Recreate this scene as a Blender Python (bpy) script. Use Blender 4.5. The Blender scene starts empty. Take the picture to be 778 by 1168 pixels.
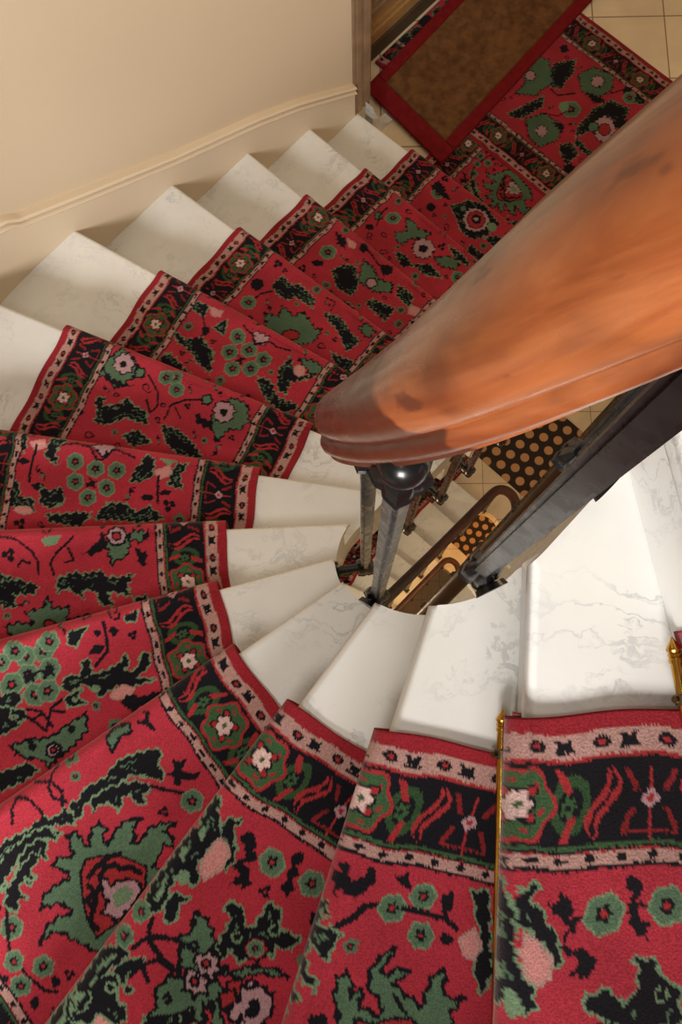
import bpy, bmesh, math, random
import numpy as np
from mathutils import Vector, Matrix
random.seed(7); RNG = np.random.default_rng(11)
scene = bpy.context.scene
COL = bpy.context.collection
# ------------------------------------------------------------------ layout
# plan coordinates: X right, Y toward the bottom landing side (world y = -Y); z = 0 on the carpeted landing
RISE = .17; TOP = 13; EYE = 3.09
CC = np.array([.095, -.237]); R = .147; WALL = R + 1.30
U = np.array([.688, -.725]); U /= np.hypot(*U); NN = np.array([-U[1], U[0]])
CA, CB = float(CC @ U), float(CC @ NN)
FLOOR_H = 21 * RISE
A_END = 1.56                      # centre of the far turn of the well
W = .735; NOSE = .02; CT = .012
def hgt(k): return RISE * (TOP - k)
FR = {-1: [0.2698, -0.2076, 79.756, 0.17, 0.0], 0: [0.1844, -0.1202, 94.5112, 0.1637, -0.134], 1: [0.088, -0.0901, 108.3752, 0.1669, -0.1345], 2: [0.0216, -0.1096, 126.9497, 0.1936, -0.0945], 3: [-0.0307, -0.1607, 145.3704, 0.2139, -0.0447], 4: [-0.0516, -0.2255, 164.7316, 0.2287, -0.0232], 5: [-0.023, -0.3248, 177.7816, 0.2716, -0.0816], 6: [0.074, -0.4284, -171.1979, 0.3222, -0.049], 7: [0.1595, -0.5186, -156.9272, 0.3137, 0.0], 8: [0.2922, -0.6584, -149.7048, 0.3017, 0.0], 9: [0.4086, -0.781, -141.4484, 0.2949, 0.0], 10: [0.5681, -0.9492, -137.4512, 0.2937, 0.0], 11: [0.7664, -1.1581, -136.832, 0.2937, 0.0], 12: [0.9774, -1.3806, -138.6412, 0.2939, 0.0]}
PAT = [[3,'G',0.0,0,[389,104,374,110,373,129,371,139,352,122,337,120,332,134,349,147,342,157,317,141,295,140,276,151,298,154,301,167,315,176,298,180,281,170,254,179,239,191,261,190,254,205,263,218,272,206,289,216,307,226,279,251,322,280,389,292,419,313,448,282,461,252,470,237,473,225,489,216,512,222,496,206,486,203,466,201,452,213,446,204,460,183,485,176,468,161,441,161,424,165,416,157,433,137,422,128,407,134,396,138,393,121]],[3,'R',0.0,0,[386,153,369,160,342,179,325,202,313,219,332,246,386,262,436,264,431,231,419,196,404,168]],[3,'L',8.0,0,[397,179,382,173,368,172,367,183,353,187,350,198,333,207,326,221]],[3,'L',8.0,0,[404,190,402,203,416,208,416,225,429,237,427,254]],[3,'P',0.0,0,[379,189,373,209,349,215,332,238,353,253,396,260,407,236,390,227,392,209]],[3,'g',0.0,0,[380,223,364,221,353,237,370,246,386,241]],[3,'K',0.0,0,[362,68,341,71,327,61,295,64,261,56,227,63,203,71,196,85,211,91,210,115,221,119,235,101,258,84,279,83,309,77,339,81,363,95,368,83]],[3,'K',0.0,0,[329,82,300,80,268,91,242,112,239,124,254,121,258,135,271,129,269,110,282,104,300,119,306,102,317,94,337,99]],[3,'L',6.0,0,[236,120,220,137,200,158]],[3,'F',18.5,0,[198,175]],[3,'k',0.0,0,[206,115,193,119,186,102,179,115,166,116,184,126,177,136,160,148,176,151,192,134,196,144,204,136,198,127]],[3,'k',0.0,0,[200,20,182,21,179,9,173,21,182,30,181,50,187,42,188,31]],[3,'L',5.0,0,[363,61,376,43,372,23,358,10,345,2]],[3,'L',5.0,0,[414,67,404,52,408,23,422,10,438,22,452,40]],[3,'K',0.0,0,[408,102,408,80,433,71,455,72,476,71,499,80,522,91,536,114,520,114,488,98,475,91,456,82,430,84]],[3,'K',0.0,0,[441,110,450,98,483,107,508,122,522,134,525,148,516,160,508,144,493,149,497,130,480,120,466,133,467,116]],[3,'L',5.0,0,[529,151,542,168,557,200]],[3,'L',5.0,0,[553,232,550,258,544,282,529,296]],[3,'F',15.9,0,[558,218]],[3,'F',16.7,0,[525,252]],[3,'F',16.6,0,[569,254]],[3,'k',0.0,0,[517,286,521,289,527,288,530,283,529,277,525,274,519,276,516,281]],[3,'k',0.0,0,[561,291,566,296,571,295,574,291,572,284,567,280,561,280,559,285]],[3,'k',0.0,0,[578,236,581,237,586,235,590,230,591,227,587,225,582,228,578,232]],[3,'G',0.0,0,[254,15,237,5,209,13,213,27,233,24,250,34,258,37]],[2,'K',0.0,0,[166,3,167,11,184,20,190,32,210,42,219,35,235,38,248,39,261,40,267,51,278,57,281,50,270,39,274,27,284,25,297,26,318,33,336,33,339,22,327,8,308,2,283,6,270,6,244,4,226,4,214,9,190,4]],[2,'K',0.0,0,[188,35,177,41,171,54,185,50,197,55,210,69,224,75,242,75,238,67,222,65,209,57,202,41]],[2,'p',0.0,0,[207,40,209,57,220,68,244,72,268,63,263,50,247,40,230,39,217,38]],[2,'g',0.0,0,[220,13,208,15,216,24,226,25]],[2,'g',0.0,0,[251,7,243,10,248,19,262,22,260,14]],[2,'g',0.0,0,[323,19,296,14,291,15,308,23,327,26]],[2,'g',0.0,0,[273,26,268,36,279,46,290,39,288,26]],[2,'K',0.0,0,[313,34,302,38,297,58,311,50,331,60,340,54,330,42]],[2,'k',0.0,0,[190,66,179,69,183,87,201,90,203,100,219,89,227,104,236,113,250,112,244,105,253,92,244,92,239,99,231,89,231,78,215,86,203,80]],[2,'F',19.0,0,[197,121]],[2,'F',18.1,0,[191,182]],[2,'k',0.0,0,[168,139,164,149,177,157,184,149,189,161,201,156,213,165,223,163,218,151,200,149,186,146]],[2,'K',0.0,0,[280,103,269,113,271,130,285,142,282,153,264,153,241,150,242,166,260,179,264,193,260,212,277,211,286,191,302,194,291,178,291,165,308,159,323,168,328,161,319,149,325,141,340,143,326,126,306,123,289,123]],[2,'g',0.0,0,[299,147,305,148,310,145,311,139,308,134,302,132,297,136,296,142]],[2,'k',0.0,0,[299,144,302,145,305,143,306,140,304,137,301,136,298,138,297,141]],[2,'g',0.0,0,[264,186,270,187,276,184,277,177,274,172,267,170,262,174,261,180]],[2,'k',0.0,0,[265,182,269,183,272,181,273,177,270,174,267,173,264,175,263,179]],[2,'R',0.0,0,[294,184,305,186,315,180,318,168,311,157,300,154,289,161,287,173]],[2,'F',11.4,0,[302,170]],[2,'G',0.0,0,[309,73,307,92,320,115,341,135,356,133,341,157,350,160,366,145,365,162,372,178,386,182,398,164,399,156,414,172,423,166,409,147,429,135,459,110,435,109,423,95,396,97,389,114,379,110,377,100,358,90,348,80,330,87]],[2,'P',0.0,0,[384,112,372,114,371,125,364,132,370,139,368,150,378,147,385,155,388,144,399,141,394,131,399,122,389,121]],[2,'R',0.0,0,[378,135,382,136,386,133,387,129,384,125,380,124,376,126,375,131]],[2,'L',5.0,0,[352,106,344,108,340,99,346,96]],[2,'L',5.0,0,[425,117,418,119,415,111,422,110]],[2,'L',6.0,0,[386,107,383,78,373,55,361,41,345,35]],[2,'L',6.0,0,[387,99,387,72,403,58,424,56]],[2,'L',7.0,0,[362,51,356,66]],[2,'L',6.0,0,[403,58,417,79]],[2,'K',0.0,0,[489,6,501,28,487,36,456,21,434,33,436,50,453,53,460,69,471,87,485,74,481,51,502,48,509,30]],[2,'g',0.0,0,[444,52,450,54,455,50,457,44,454,38,447,36,442,40,441,46]],[2,'k',0.0,0,[446,49,450,49,452,48,453,44,451,42,448,41,446,43,445,46]],[2,'F',14.8,0,[387,16]],[2,'g',0.0,0,[435,73,440,74,445,71,446,65,443,60,438,59,433,62,432,68]],[2,'k',0.0,0,[437,69,439,69,442,68,442,65,441,62,438,62,436,63,435,66]],[2,'K',0.0,0,[518,3,500,3,511,14,528,15,537,8]],[2,'G',0.0,0,[347,161,322,183,308,216,310,226,327,195,349,171]],[2,'P',0.0,0,[379,185,366,193,346,187,337,198,351,208,337,224,361,237,386,238,398,213]],[2,'k',0.0,0,[367,223,372,224,378,220,380,213,377,208,371,207,365,211,364,218]],[2,'R',0.0,0,[359,166,344,181,363,191,374,181]],[1,'k',0.0,0,[172,1,177,16,167,9,163,19,178,25,179,38,162,44,163,53,179,55,186,46,200,41,196,33,192,17,205,17,188,10]],[1,'L',7.0,0,[200,68,204,53,221,41,237,22]],[1,'F',16.6,0,[201,84]],[1,'F',15.6,0,[182,115]],[1,'F',15.4,0,[225,123]],[1,'L',6.0,0,[199,97,200,117,200,146,207,162]],[1,'k',0.0,0,[163,75,164,85,158,87,168,93,178,98,174,88]],[1,'k',0.0,0,[175,137,168,145,181,151,199,147,187,138]],[1,'k',0.0,0,[220,159,225,158,227,154,227,149,222,145,217,146,214,150,215,155]],[1,'K',0.0,0,[162,167,160,183,186,195,226,203,251,214,273,209,242,190,221,195,195,185,176,175]],[1,'p',0.0,0,[217,165,201,182,221,195,239,189,235,174]],[1,'K',0.0,0,[208,-6,211,5,225,13,221,4,240,1,238,24,244,33,255,28,274,30,264,20,260,3,274,3,293,13,300,26,306,23,300,8,289,-1,310,-3,324,9,329,3,321,-6,349,-1,365,-9,318,-11,274,-11,241,-7,220,-7]],[1,'G',0.0,0,[280,56,292,65,306,65,294,74,305,79,314,77,315,88,322,102,308,103,295,87,279,80,261,84,244,98,254,101,264,92,272,94,274,104,264,111,267,123,274,118,283,110,290,126,299,147,264,150,252,161,281,169,281,192,295,181,310,185,333,178,358,122,349,67,322,55,316,49,289,46]],[1,'R',0.0,0,[327,77,329,99,319,117,314,137,326,162,350,127,351,89]],[1,'L',4.0,0,[293,113,307,126,309,132]],[1,'k',0.0,0,[334,27,330,39,336,49,350,46,353,33]],[0,'K',0.0,0,[156,-8,156,-2,176,6,197,16,223,13,245,19,258,32,277,37,279,28,262,17,257,9,273,1,268,-6,230,-5,200,-9,181,-8]],[0,'g',0.0,0,[206,3,213,3,215,1,212,0,206,-1,199,-1,196,0,199,2]],[0,'g',0.0,0,[244,3,250,3,253,1,250,-1,244,-2,238,-2,236,0,238,2]],[0,'g',0.0,0,[274,23,282,21,285,15,281,10,273,7,265,9,262,15,265,20]],[0,'K',0.0,0,[177,15,167,19,164,35,177,27,193,41,206,52,228,59,240,55,217,44,204,28,199,17]],[0,'p',0.0,0,[207,26,215,39,232,52,251,50,258,38,250,24,226,18]],[0,'k',0.0,0,[179,48,181,53,172,58,177,69,194,69,195,80,209,70,221,60,224,83,239,95,250,78,245,69,238,78,229,75,223,60,202,67,188,51]],[0,'F',19.7,0,[193,101]],[0,'F',18.9,0,[188,162]],[0,'k',0.0,0,[162,120,163,134,180,136,185,129,188,142,192,129,208,145,220,142,209,129,195,127,192,123,182,128]],[0,'K',0.0,0,[267,84,262,104,278,122,269,132,251,135,238,130,237,145,251,153,262,171,294,175,308,155,292,120,281,89]],[0,'g',0.0,0,[268,163,273,161,275,155,273,150,268,148,263,150,261,155,263,161]],[0,'k',0.0,0,[268,160,271,159,272,155,271,152,268,151,265,152,264,155,265,159]],[0,'G',0.0,0,[294,100,290,115,302,135,315,155,341,130,328,95]],[4,'F',21.2,0,[386,46]],[4,'F',20.2,0,[334,33]],[4,'F',22.1,0,[347,83]],[4,'F',23.6,0,[420,94]],[4,'F',21.9,0,[380,121]],[4,'F',18.0,0,[432,47]],[4,'k',0.0,0,[398,78,388,81,388,69,381,81,366,79,378,87,375,98,385,93,397,98,391,86]],[4,'L',6.0,0,[226,27,233,81,259,100]],[4,'k',0.0,0,[223,42,211,37,202,45,216,55]],[4,'k',0.0,0,[236,44,238,47,244,47,249,44,250,40,247,37,242,37,237,40]],[4,'k',0.0,0,[267,74,255,61,235,69,249,81]],[4,'K',0.0,0,[294,25,258,24,278,41,289,54,301,45]],[4,'K',0.0,0,[282,83,267,87,270,114,241,116,212,108,203,94,195,107,210,125,184,127,169,101,154,107,162,127,192,140,158,155,196,153,210,168,227,147,249,152,267,158,269,141,287,125,315,134,330,124,317,106,288,109]],[4,'p',0.0,0,[239,154,216,147,197,158,212,175,243,172,249,162]],[4,'g',0.0,0,[260,143,264,148,270,149,276,145,277,139,273,134,267,133,261,137]],[4,'k',0.0,0,[229,179,210,168,191,178,158,177,150,190,195,193,213,204]],[4,'K',0.0,0,[329,146,294,134,309,151,290,162,327,162]],[4,'g',0.0,0,[308,153,310,156,314,156,317,154,318,150,316,147,312,146,309,149]],[4,'L',5.0,0,[373,187,358,154,334,145]],[4,'L',5.0,0,[374,192,398,164,421,147]],[4,'L',5.0,0,[354,160,337,168]],[4,'G',0.0,0,[445,199,406,202,374,203,358,202,334,192,297,181,301,212,327,231,350,240,368,246,386,257,393,239,418,232,436,217]],[4,'P',0.0,0,[353,232,359,240,369,241,377,235,379,225,373,217,363,215,355,222]],[4,'R',0.0,0,[361,230,363,233,367,234,371,231,372,227,369,223,365,223,361,225]],[4,'k',0.0,0,[397,216,400,220,406,220,410,217,412,212,409,209,403,208,398,211]],[4,'k',0.0,0,[322,205,324,209,330,210,334,207,335,202,332,198,327,197,322,200]],[4,'K',0.0,0,[453,123,429,135,438,153,420,169,443,173,465,178]],[4,'K',0.0,0,[478,242,425,241,402,257,436,269,468,270,485,276]],[4,'K',0.0,0,[186,24,158,21,168,38,183,34]],[5,'K',0.0,1,[365,114,325,103,313,110,273,102,261,115,235,120,202,114,220,140,212,160,237,152,262,144,252,177,277,173,288,143,321,142,309,162,347,134,367,143]],[5,'K',0.0,0,[490,119,450,114,411,129,415,145,464,143,459,169,479,174,491,167,518,173,516,121]],[5,'G',0.0,0,[480,213,454,204,422,209,437,183,401,178,390,154,378,179,342,174,350,205,298,195,280,211,326,238,392,267,456,265]],[5,'R',0.0,0,[372,212,376,218,387,221,397,218,400,211,396,205,386,203,376,206]],[5,'R',0.0,0,[429,241,390,223,345,231,392,267]],[5,'G',0.0,1,[260,46,231,7,203,29,211,61,215,74,232,80,246,90,251,73]],[5,'P',0.0,0,[213,29,220,44,235,50,250,43,255,28,248,13,233,7,218,14]],[5,'R',0.0,0,[224,29,228,36,235,38,242,35,244,28,241,21,233,19,227,22]],[5,'k',0.0,1,[310,64,290,55,279,39,261,19,256,46,284,68]],[5,'k',0.0,1,[198,52,182,66,172,63,174,89,181,96,190,82]],[5,'G',0.0,1,[213,35,195,16,162,20,184,43]],[5,'L',5.0,0,[371,107,380,81,365,55,328,26]],[5,'L',5.0,0,[347,79,330,76,342,49]],[5,'L',5.0,0,[404,106,406,80,421,52,453,24,492,19]],[5,'L',5.0,0,[449,84,442,71,422,79]],[5,'g',0.0,0,[400,30,377,21,354,22,368,41,391,44]],[5,'K',0.0,1,[206,166,179,158,174,180,197,186]],[6,'F',21.6,0,[446,56]],[6,'F',21.5,0,[393,68]],[6,'F',21.5,0,[342,62]],[6,'F',21.5,0,[437,104]],[6,'F',21.4,0,[359,109]],[6,'F',21.3,0,[401,140]],[6,'k',0.0,0,[412,106,399,102,406,91,393,98,380,97,390,105,387,117,400,110,408,118]],[6,'P',0.0,0,[413,9,365,-5,350,9,384,35]],[6,'L',5.0,0,[487,20,447,10,417,14,395,45,382,43,354,9,305,27]],[6,'K',0.0,0,[278,15,256,20,254,62,276,82,304,86,297,51,286,41]],[6,'p',0.0,0,[252,49,217,31,205,55,236,72]],[6,'K',0.0,0,[201,29,173,21,189,52,176,84,210,80,207,47]],[6,'L',6.0,0,[238,60,232,125]],[6,'k',0.0,0,[244,115,247,120,257,124,268,123,273,119,269,113,259,109,249,110]],[6,'k',0.0,0,[201,98,204,103,214,107,225,106,230,103,226,97,216,94,206,94]],[6,'g',0.0,0,[244,18,202,21,217,35]],[6,'K',0.0,0,[608,12,576,-1,575,50,607,63]],[6,'p',0.0,0,[567,27,532,9,520,29,550,46]],[6,'K',0.0,0,[515,7,478,2,501,39,487,71,524,51]],[6,'L',6.0,0,[549,29,549,122]],[6,'k',0.0,0,[556,73,559,79,569,82,580,82,585,77,582,71,572,67,561,68]],[6,'k',0.0,0,[510,127,514,133,524,137,535,136,540,131,537,125,527,121,516,121]],[6,'K',0.0,0,[593,137,578,126,562,166,529,161,523,193,583,186,619,216,627,176]],[6,'K',0.0,0,[519,126,500,140,469,127,455,158,484,179,512,167]],[6,'p',0.0,0,[524,189,530,198,546,204,564,203,573,197,567,188,551,182,533,182]],[6,'K',0.0,0,[349,143,308,141,280,161,251,136,214,164,277,181,335,182,375,188]],[6,'K',0.0,0,[418,178,385,177,404,209,479,211,489,197]],[7,'G',0.0,0,[608,43,577,43,565,7,511,28,493,65,531,124,557,97,590,105,582,70]],[7,'P',0.0,0,[512,37,510,60,525,75,547,75,564,59,566,37,551,21,529,21]],[7,'k',0.0,0,[531,47,531,54,535,59,542,58,548,54,548,47,544,42,537,42]],[7,'k',0.0,0,[582,83,549,100,486,93,524,115,560,111]],[7,'k',0.0,0,[511,28,486,43,488,63]],[7,'K',0.0,0,[564,168,541,153,539,183,494,151,486,130,466,146,423,147,404,175,466,183,509,219,541,226,544,197]],[7,'F',21.3,0,[395,30]],[7,'F',21.3,0,[415,38]],[7,'F',21.2,0,[374,61]],[7,'L',5.0,0,[463,52,418,83,403,120,413,143,438,116]],[7,'L',5.0,0,[298,58,338,74,371,106,369,148]],[7,'L',4.0,0,[358,107,331,127]],[7,'G',0.0,0,[257,108,253,51,225,21,181,27,157,66,173,97,202,109,213,150]],[7,'P',0.0,0,[204,55,203,79,218,95,242,95,259,78,261,55,245,38,221,38]],[7,'k',0.0,0,[223,63,222,71,227,76,235,76,240,71,241,63,236,58,228,58]],[7,'k',0.0,0,[296,100,269,107,242,101,259,127,291,122]],[7,'G',0.0,0,[474,48,473,59,480,67,491,67,500,59,501,48,493,40,482,40]],[7,'G',0.0,0,[275,48,274,59,281,67,293,67,301,59,301,48,294,40,283,40]],[7,'K',0.0,0,[366,166,322,159,263,183,229,204,293,219,337,202]],[7,'k',0.0,0,[580,212,580,221,589,228,600,229,608,224,608,215,599,208,588,206]],[7,'k',0.0,0,[588,110,589,119,598,126,609,127,617,122,616,114,607,107,596,106]],[7,'K',0.0,0,[454,232,421,201,377,218,412,245]],[8,'F',24.5,0,[419,72]],[8,'F',24.4,0,[414,125]],[8,'F',24.4,0,[369,92]],[8,'F',24.2,0,[379,165]],[8,'F',24.2,0,[333,139]],[8,'F',24.3,0,[317,96]],[8,'k',0.0,0,[384,139,376,130,388,121,371,124,361,121,368,132,363,144,377,140]],[8,'K',0.0,0,[601,142,546,161,511,127,453,152,430,211,481,197,505,182,566,173]],[8,'K',0.0,0,[588,39,541,34,540,70,588,61]],[8,'p',0.0,0,[541,34,498,24,493,44,519,58]],[8,'K',0.0,0,[497,82,474,40,457,89]],[8,'L',5.0,0,[552,62,514,100,511,127]],[8,'P',0.0,0,[386,34,335,27,332,54,364,65]],[8,'L',5.0,0,[421,35,382,46,361,71,328,38,298,42,261,35]],[8,'K',0.0,0,[262,101,251,51,215,88,158,70,213,115,204,153,230,154]],[8,'G',0.0,0,[231,40,183,27,137,36,171,70]],[8,'p',0.0,0,[192,63,189,78,198,90,212,91,224,82,227,67,218,56,204,54]],[8,'K',0.0,0,[301,151,264,144,218,175,154,167,182,211,265,188]],[8,'k',0.0,0,[500,99,499,109,504,116,513,117,521,111,523,102,517,94,508,93]],[8,'K',0.0,0,[580,239,567,217,481,240,478,267,550,265]],[9,'K',0.0,0,[520,99,512,57,474,63,453,47,382,53,370,79,437,87,444,110,492,112]],[9,'G',0.0,0,[478,189,434,172,446,138,393,141,386,109,317,133,297,118,291,165,355,249,438,228]],[9,'R',0.0,0,[342,179,340,195,353,211,372,219,387,214,389,198,377,182,357,174]],[9,'K',0.0,0,[331,75,282,54,218,73,181,79,190,129,235,104,280,87]],[9,'k',0.0,0,[541,115,536,131,543,145,559,149,574,141,579,125,572,111,556,107]],[9,'L',5.0,0,[536,191,528,149,504,118]],[9,'F',24.1,0,[541,194]],[9,'G',0.0,0,[211,42,199,15,158,26,165,58]],[9,'L',4.0,0,[315,54,322,24,351,29]],[9,'K',0.0,0,[226,165,159,147,105,156,172,192]],[10,'G',0.0,0,[423,63,377,58,332,80,287,58,269,86,315,127,378,130]],[10,'K',0.0,0,[474,162,456,119,423,99,369,140,361,186,415,199]],[10,'K',0.0,0,[297,147,217,127,218,181,307,173]],[10,'P',0.0,0,[328,94,323,108,328,121,342,126,356,119,361,105,355,92,342,87]],[10,'k',0.0,0,[566,45,515,45,497,74,529,76]],[10,'p',0.0,0,[519,40,478,30,469,49,492,61]],[10,'F',28.5,0,[529,121]],[10,'k',0.0,0,[437,16,433,27,437,38,449,41,459,36,464,24,459,14,448,10]],[10,'k',0.0,0,[364,37,327,13,314,37,332,62]],[10,'p',0.0,0,[198,75,158,65,145,98,176,108]],[10,'K',0.0,0,[269,50,206,47,189,85,247,84]],[10,'L',5.0,0,[441,25,382,35,341,43]],[10,'k',0.0,0,[514,162,513,173,521,185,534,191,544,189,546,179,537,167,525,160]],[10,'K',0.0,0,[398,236,352,214,272,229,326,260]],[11,'G',0.0,0,[483,61,448,49,419,62,375,42,380,75,414,116,419,150,451,150,471,129,443,94]],[11,'P',0.0,0,[320,79,309,110,322,140,353,150,382,136,394,105,380,75,350,65]],[11,'k',0.0,0,[339,97,335,109,340,120,351,124,363,118,368,106,363,95,351,91]],[11,'G',0.0,0,[298,108,264,67,221,57,207,92,255,117]],[11,'F',26.5,0,[517,92]],[11,'G',0.0,0,[550,112,545,124,549,135,561,139,573,133,578,121,573,109,561,106]],[11,'K',0.0,0,[419,189,380,173,332,187,361,214]],[11,'K',0.0,0,[337,182,289,138,226,149,284,182]],[11,'F',24.4,0,[183,109]],[11,'K',0.0,0,[293,35,225,32,178,46,235,60]],[11,'L',5.0,0,[562,73,561,113,542,154]],[11,'k',0.0,0,[544,166,542,176,548,186,559,191,568,188,570,179,564,168,553,163]],[12,'K',0.0,0,[456,102,429,68,423,43,354,15,303,33,262,39,265,102,293,156,324,162,365,157,405,130]],[12,'P',0.0,0,[301,51,288,92,306,129,345,141,382,121,395,80,377,43,338,31]],[12,'R',0.0,0,[313,61,303,90,315,116,342,124,368,109,378,80,366,54,339,46]],[12,'k',0.0,0,[326,69,321,84,327,98,342,102,356,94,362,79,355,65,340,61]],[12,'P',0.0,0,[333,74,330,83,333,91,342,94,350,89,353,80,349,72,341,70]],[12,'F',26.9,0,[529,92]],[12,'k',0.0,0,[566,92,564,50,533,54,471,84,492,92]],[12,'g',0.0,0,[259,56,254,72,260,85,275,90,289,82,294,66,288,52,273,48]],[12,'K',0.0,0,[266,123,239,90,193,80,215,130]],[12,'G',0.0,0,[398,73,394,84,399,94,409,97,419,91,423,80,418,70,408,67]],[12,'K',0.0,0,[289,183,217,182,219,223,280,215]],[12,'k',0.0,0,[497,147,492,161,498,173,511,176,523,169,528,156,522,144,509,140]],[13,'G',0.0,0,[534,688,613,709,637,800,572,843,502,814,489,751]],[13,'P',0.0,0,[588,789,566,797,547,789,541,770,552,750,574,742,594,750,600,770]],[13,'k',0.0,0,[495,758,521,835,517,863,479,821]],[13,'G',0.0,0,[230,661,297,703,308,793,238,828,163,793,172,724]],[13,'P',0.0,0,[246,767,226,775,208,767,203,749,213,731,232,723,250,731,256,749]],[13,'k',0.0,0,[290,759,314,800,275,821]],[13,'K',0.0,0,[506,574,587,631,530,667,486,667,439,681,416,639]],[13,'K',0.0,0,[195,591,258,612,363,646,316,675,217,647,195,616]],[13,'G',0.0,0,[386,475,488,488,510,546,439,632,338,618,288,548,361,547]],[13,'P',0.0,0,[415,556,396,564,379,557,374,540,384,523,402,515,419,522,424,539]],[13,'L',6.0,0,[407,646,402,688,461,737]],[13,'F',40.8,0,[390,773]],[13,'g',0.0,0,[395,761,376,768,360,761,355,745,364,728,383,721,399,728,404,745]],[13,'L',5.0,0,[297,703,328,752,369,766]],[13,'K',0.0,0,[454,842,538,870,556,954,502,974,459,912,359,897,305,870,288,945,316,1007,270,973,273,897,344,849,388,849]],[13,'P',0.0,0,[445,975,400,993,363,980,354,943,379,903,423,884,461,898,470,936]],[13,'R',0.0,0,[430,958,408,966,389,958,383,939,394,920,416,912,435,920,441,939]],[13,'k',0.0,0,[499,986,477,994,458,986,452,967,463,948,485,940,504,948,510,967]],[13,'G',0.0,0,[404,914,385,921,369,914,364,898,373,881,391,874,408,881,413,898]],[13,'G',0.0,0,[426,1017,408,1024,391,1017,386,1001,396,984,414,978,430,985,435,1001]],[13,'K',0.0,0,[228,849,268,876,247,931,175,931,194,890]],[13,'k',0.0,0,[183,971,162,978,143,970,137,951,148,932,169,924,188,932,194,952]],[13,'k',0.0,0,[629,905,614,911,600,905,596,891,604,878,619,872,633,878,637,892]],[13,'F',28.6,0,[598,919]],[13,'k',0.0,0,[655,771,641,776,628,771,624,758,632,746,646,740,659,745,662,758]],[13,'L',5.0,0,[563,849,619,878]],[13,'k',0.0,0,[593,538,621,552,602,581,574,567]],[13,'K',0.0,0,[665,913,674,954,617,989,594,947]],[13,'G',0.0,0,[200,435,308,390,330,447,251,491]],[13,'K',0,0,[204,20,194,38,170,46,145,38,136,20,145,1,170,-5,194,1]],[13,'K',0,0,[264,35,254,53,230,61,205,53,196,35,205,16,230,9,254,16]],[13,'k',0,0,[333,20,324,38,300,46,275,38,266,20,275,1,300,-5,324,1]],[13,'K',0,0,[404,40,394,58,370,66,345,58,335,40,345,21,370,14,394,21]],[13,'K',0,0,[494,30,484,48,460,55,435,48,426,30,435,11,460,4,484,11]]]
def ab(a, b): return U * a + NN * b
def w3(p, z): return (float(p[0]), float(-p[1]), float(z))
# step frames: nosing origin at the well, outward direction, upstairs direction
ST = {}
for k, (ix, iy, an, c, sh) in FR.items():
    e = np.array([math.cos(math.radians(an)), math.sin(math.radians(an))])
    ST[k] = dict(I=np.array([ix, iy]), e=e, c=c, sh=sh)
for k in ST:
    f = np.array([-ST[k]['e'][1], ST[k]['e'][0]])
    if k == -1: f = f if f[0] > 0 else -f
    else:
        ref = ST[k-1]['I'] + ST[k-1]['e'] * .6 - ST[k]['I'] - ST[k]['e'] * .6
        if ref @ f < 0: f = -f
    ST[k]['f'] = f
ST[-1]['I'] = ST[-1]['I'] + ST[-1]['f'] * .013
def mir(v): return v - 2 * (v @ NN) * NN
for k in range(-7, -1):
    s = ST[5 - k]
    I = s['I'] - CC; ST[k] = dict(I=CC + mir(I), e=mir(s['e']), f=-mir(s['f']), c=s['c'], sh=0.)
ST[-8] = dict(I=ab(1.94, CB + R), e=NN.copy(), f=U.copy(), c=.29, sh=0.)
ST[13] = dict(I=ab(1.95, CB - R), e=-NN, f=-U, c=.294, sh=0.)
def path(q, off):
    """offset curve of the stair well: q<0 right strand, 0..pi turn, q>pi left strand"""
    if q < 0: return CC + U * (-q) + NN * off
    if q <= math.pi: return CC + off * (NN * math.cos(q) - U * math.sin(q))
    return CC + U * (q - math.pi) - NN * off
def hit(P, e, off, lo=-1.8, hi=math.pi + 1.8):
    """path parameter where the line P+t*e (going outward) meets the curve"""
    best = None; qs = np.linspace(lo, hi, 1500)
    pts = np.array([path(q, off) for q in qs]); d = pts - P
    cr = d[:, 0] * e[1] - d[:, 1] * e[0]; al = d @ e
    for i in np.where(np.sign(cr[:-1]) != np.sign(cr[1:]))[0]:
        if best is None or al[i] > best[1]:
            w = cr[i] / (cr[i] - cr[i+1]); best = (qs[i] + w * (qs[i+1] - qs[i]), al[i])
    return best[0]
# ------------------------------------------------------------------ helpers
def srgb(r, g, b):
    return tuple((c / 12.92 if c <= .04045 else ((c + .055) / 1.055) ** 2.4) for c in (r/255, g/255, b/255))
def link(o, parent=None):
    COL.objects.link(o)
    if parent: o.parent = parent
    return o
def tag(o, label=None, cat=None, group=None, kind=None):
    if label: o['label'] = label
    if cat: o['category'] = cat
    if group: o['group'] = group
    if kind: o['kind'] = kind
    return o
def empty(name, loc=(0, 0, 0)):
    o = bpy.data.objects.new(name, None); o.location = loc; o.empty_display_size = .05; return link(o)
def from_bm(name, bm, m, parent=None, smooth=True, loc=None):
    bmesh.ops.recalc_face_normals(bm, faces=bm.faces)
    me = bpy.data.meshes.new(name); bm.to_mesh(me); bm.free()
    if smooth:
        me.polygons.foreach_set('use_smooth', [True] * len(me.polygons))
        me.set_sharp_from_angle(angle=math.radians(38))
    me.materials.append(m)
    o = bpy.data.objects.new(name, me)
    if loc: o.location = loc
    return link(o, parent)
def prism(bm, poly, z0, z1):
    """poly: list of world xy; returns verts"""
    lo = [bm.verts.new((x, y, z0)) for x, y in poly]; hi = [bm.verts.new((x, y, z1)) for x, y in poly]
    n = len(poly); bm.faces.new(hi); bm.faces.new(lo[::-1])
    for i in range(n):
        j = (i + 1) % n; bm.faces.new((lo[i], lo[j], hi[j], hi[i]))
    return lo, hi
def abpoly(*pts): return [(float(p[0]), float(-p[1])) for p in (ab(a, b) for a, b in pts)]
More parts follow.
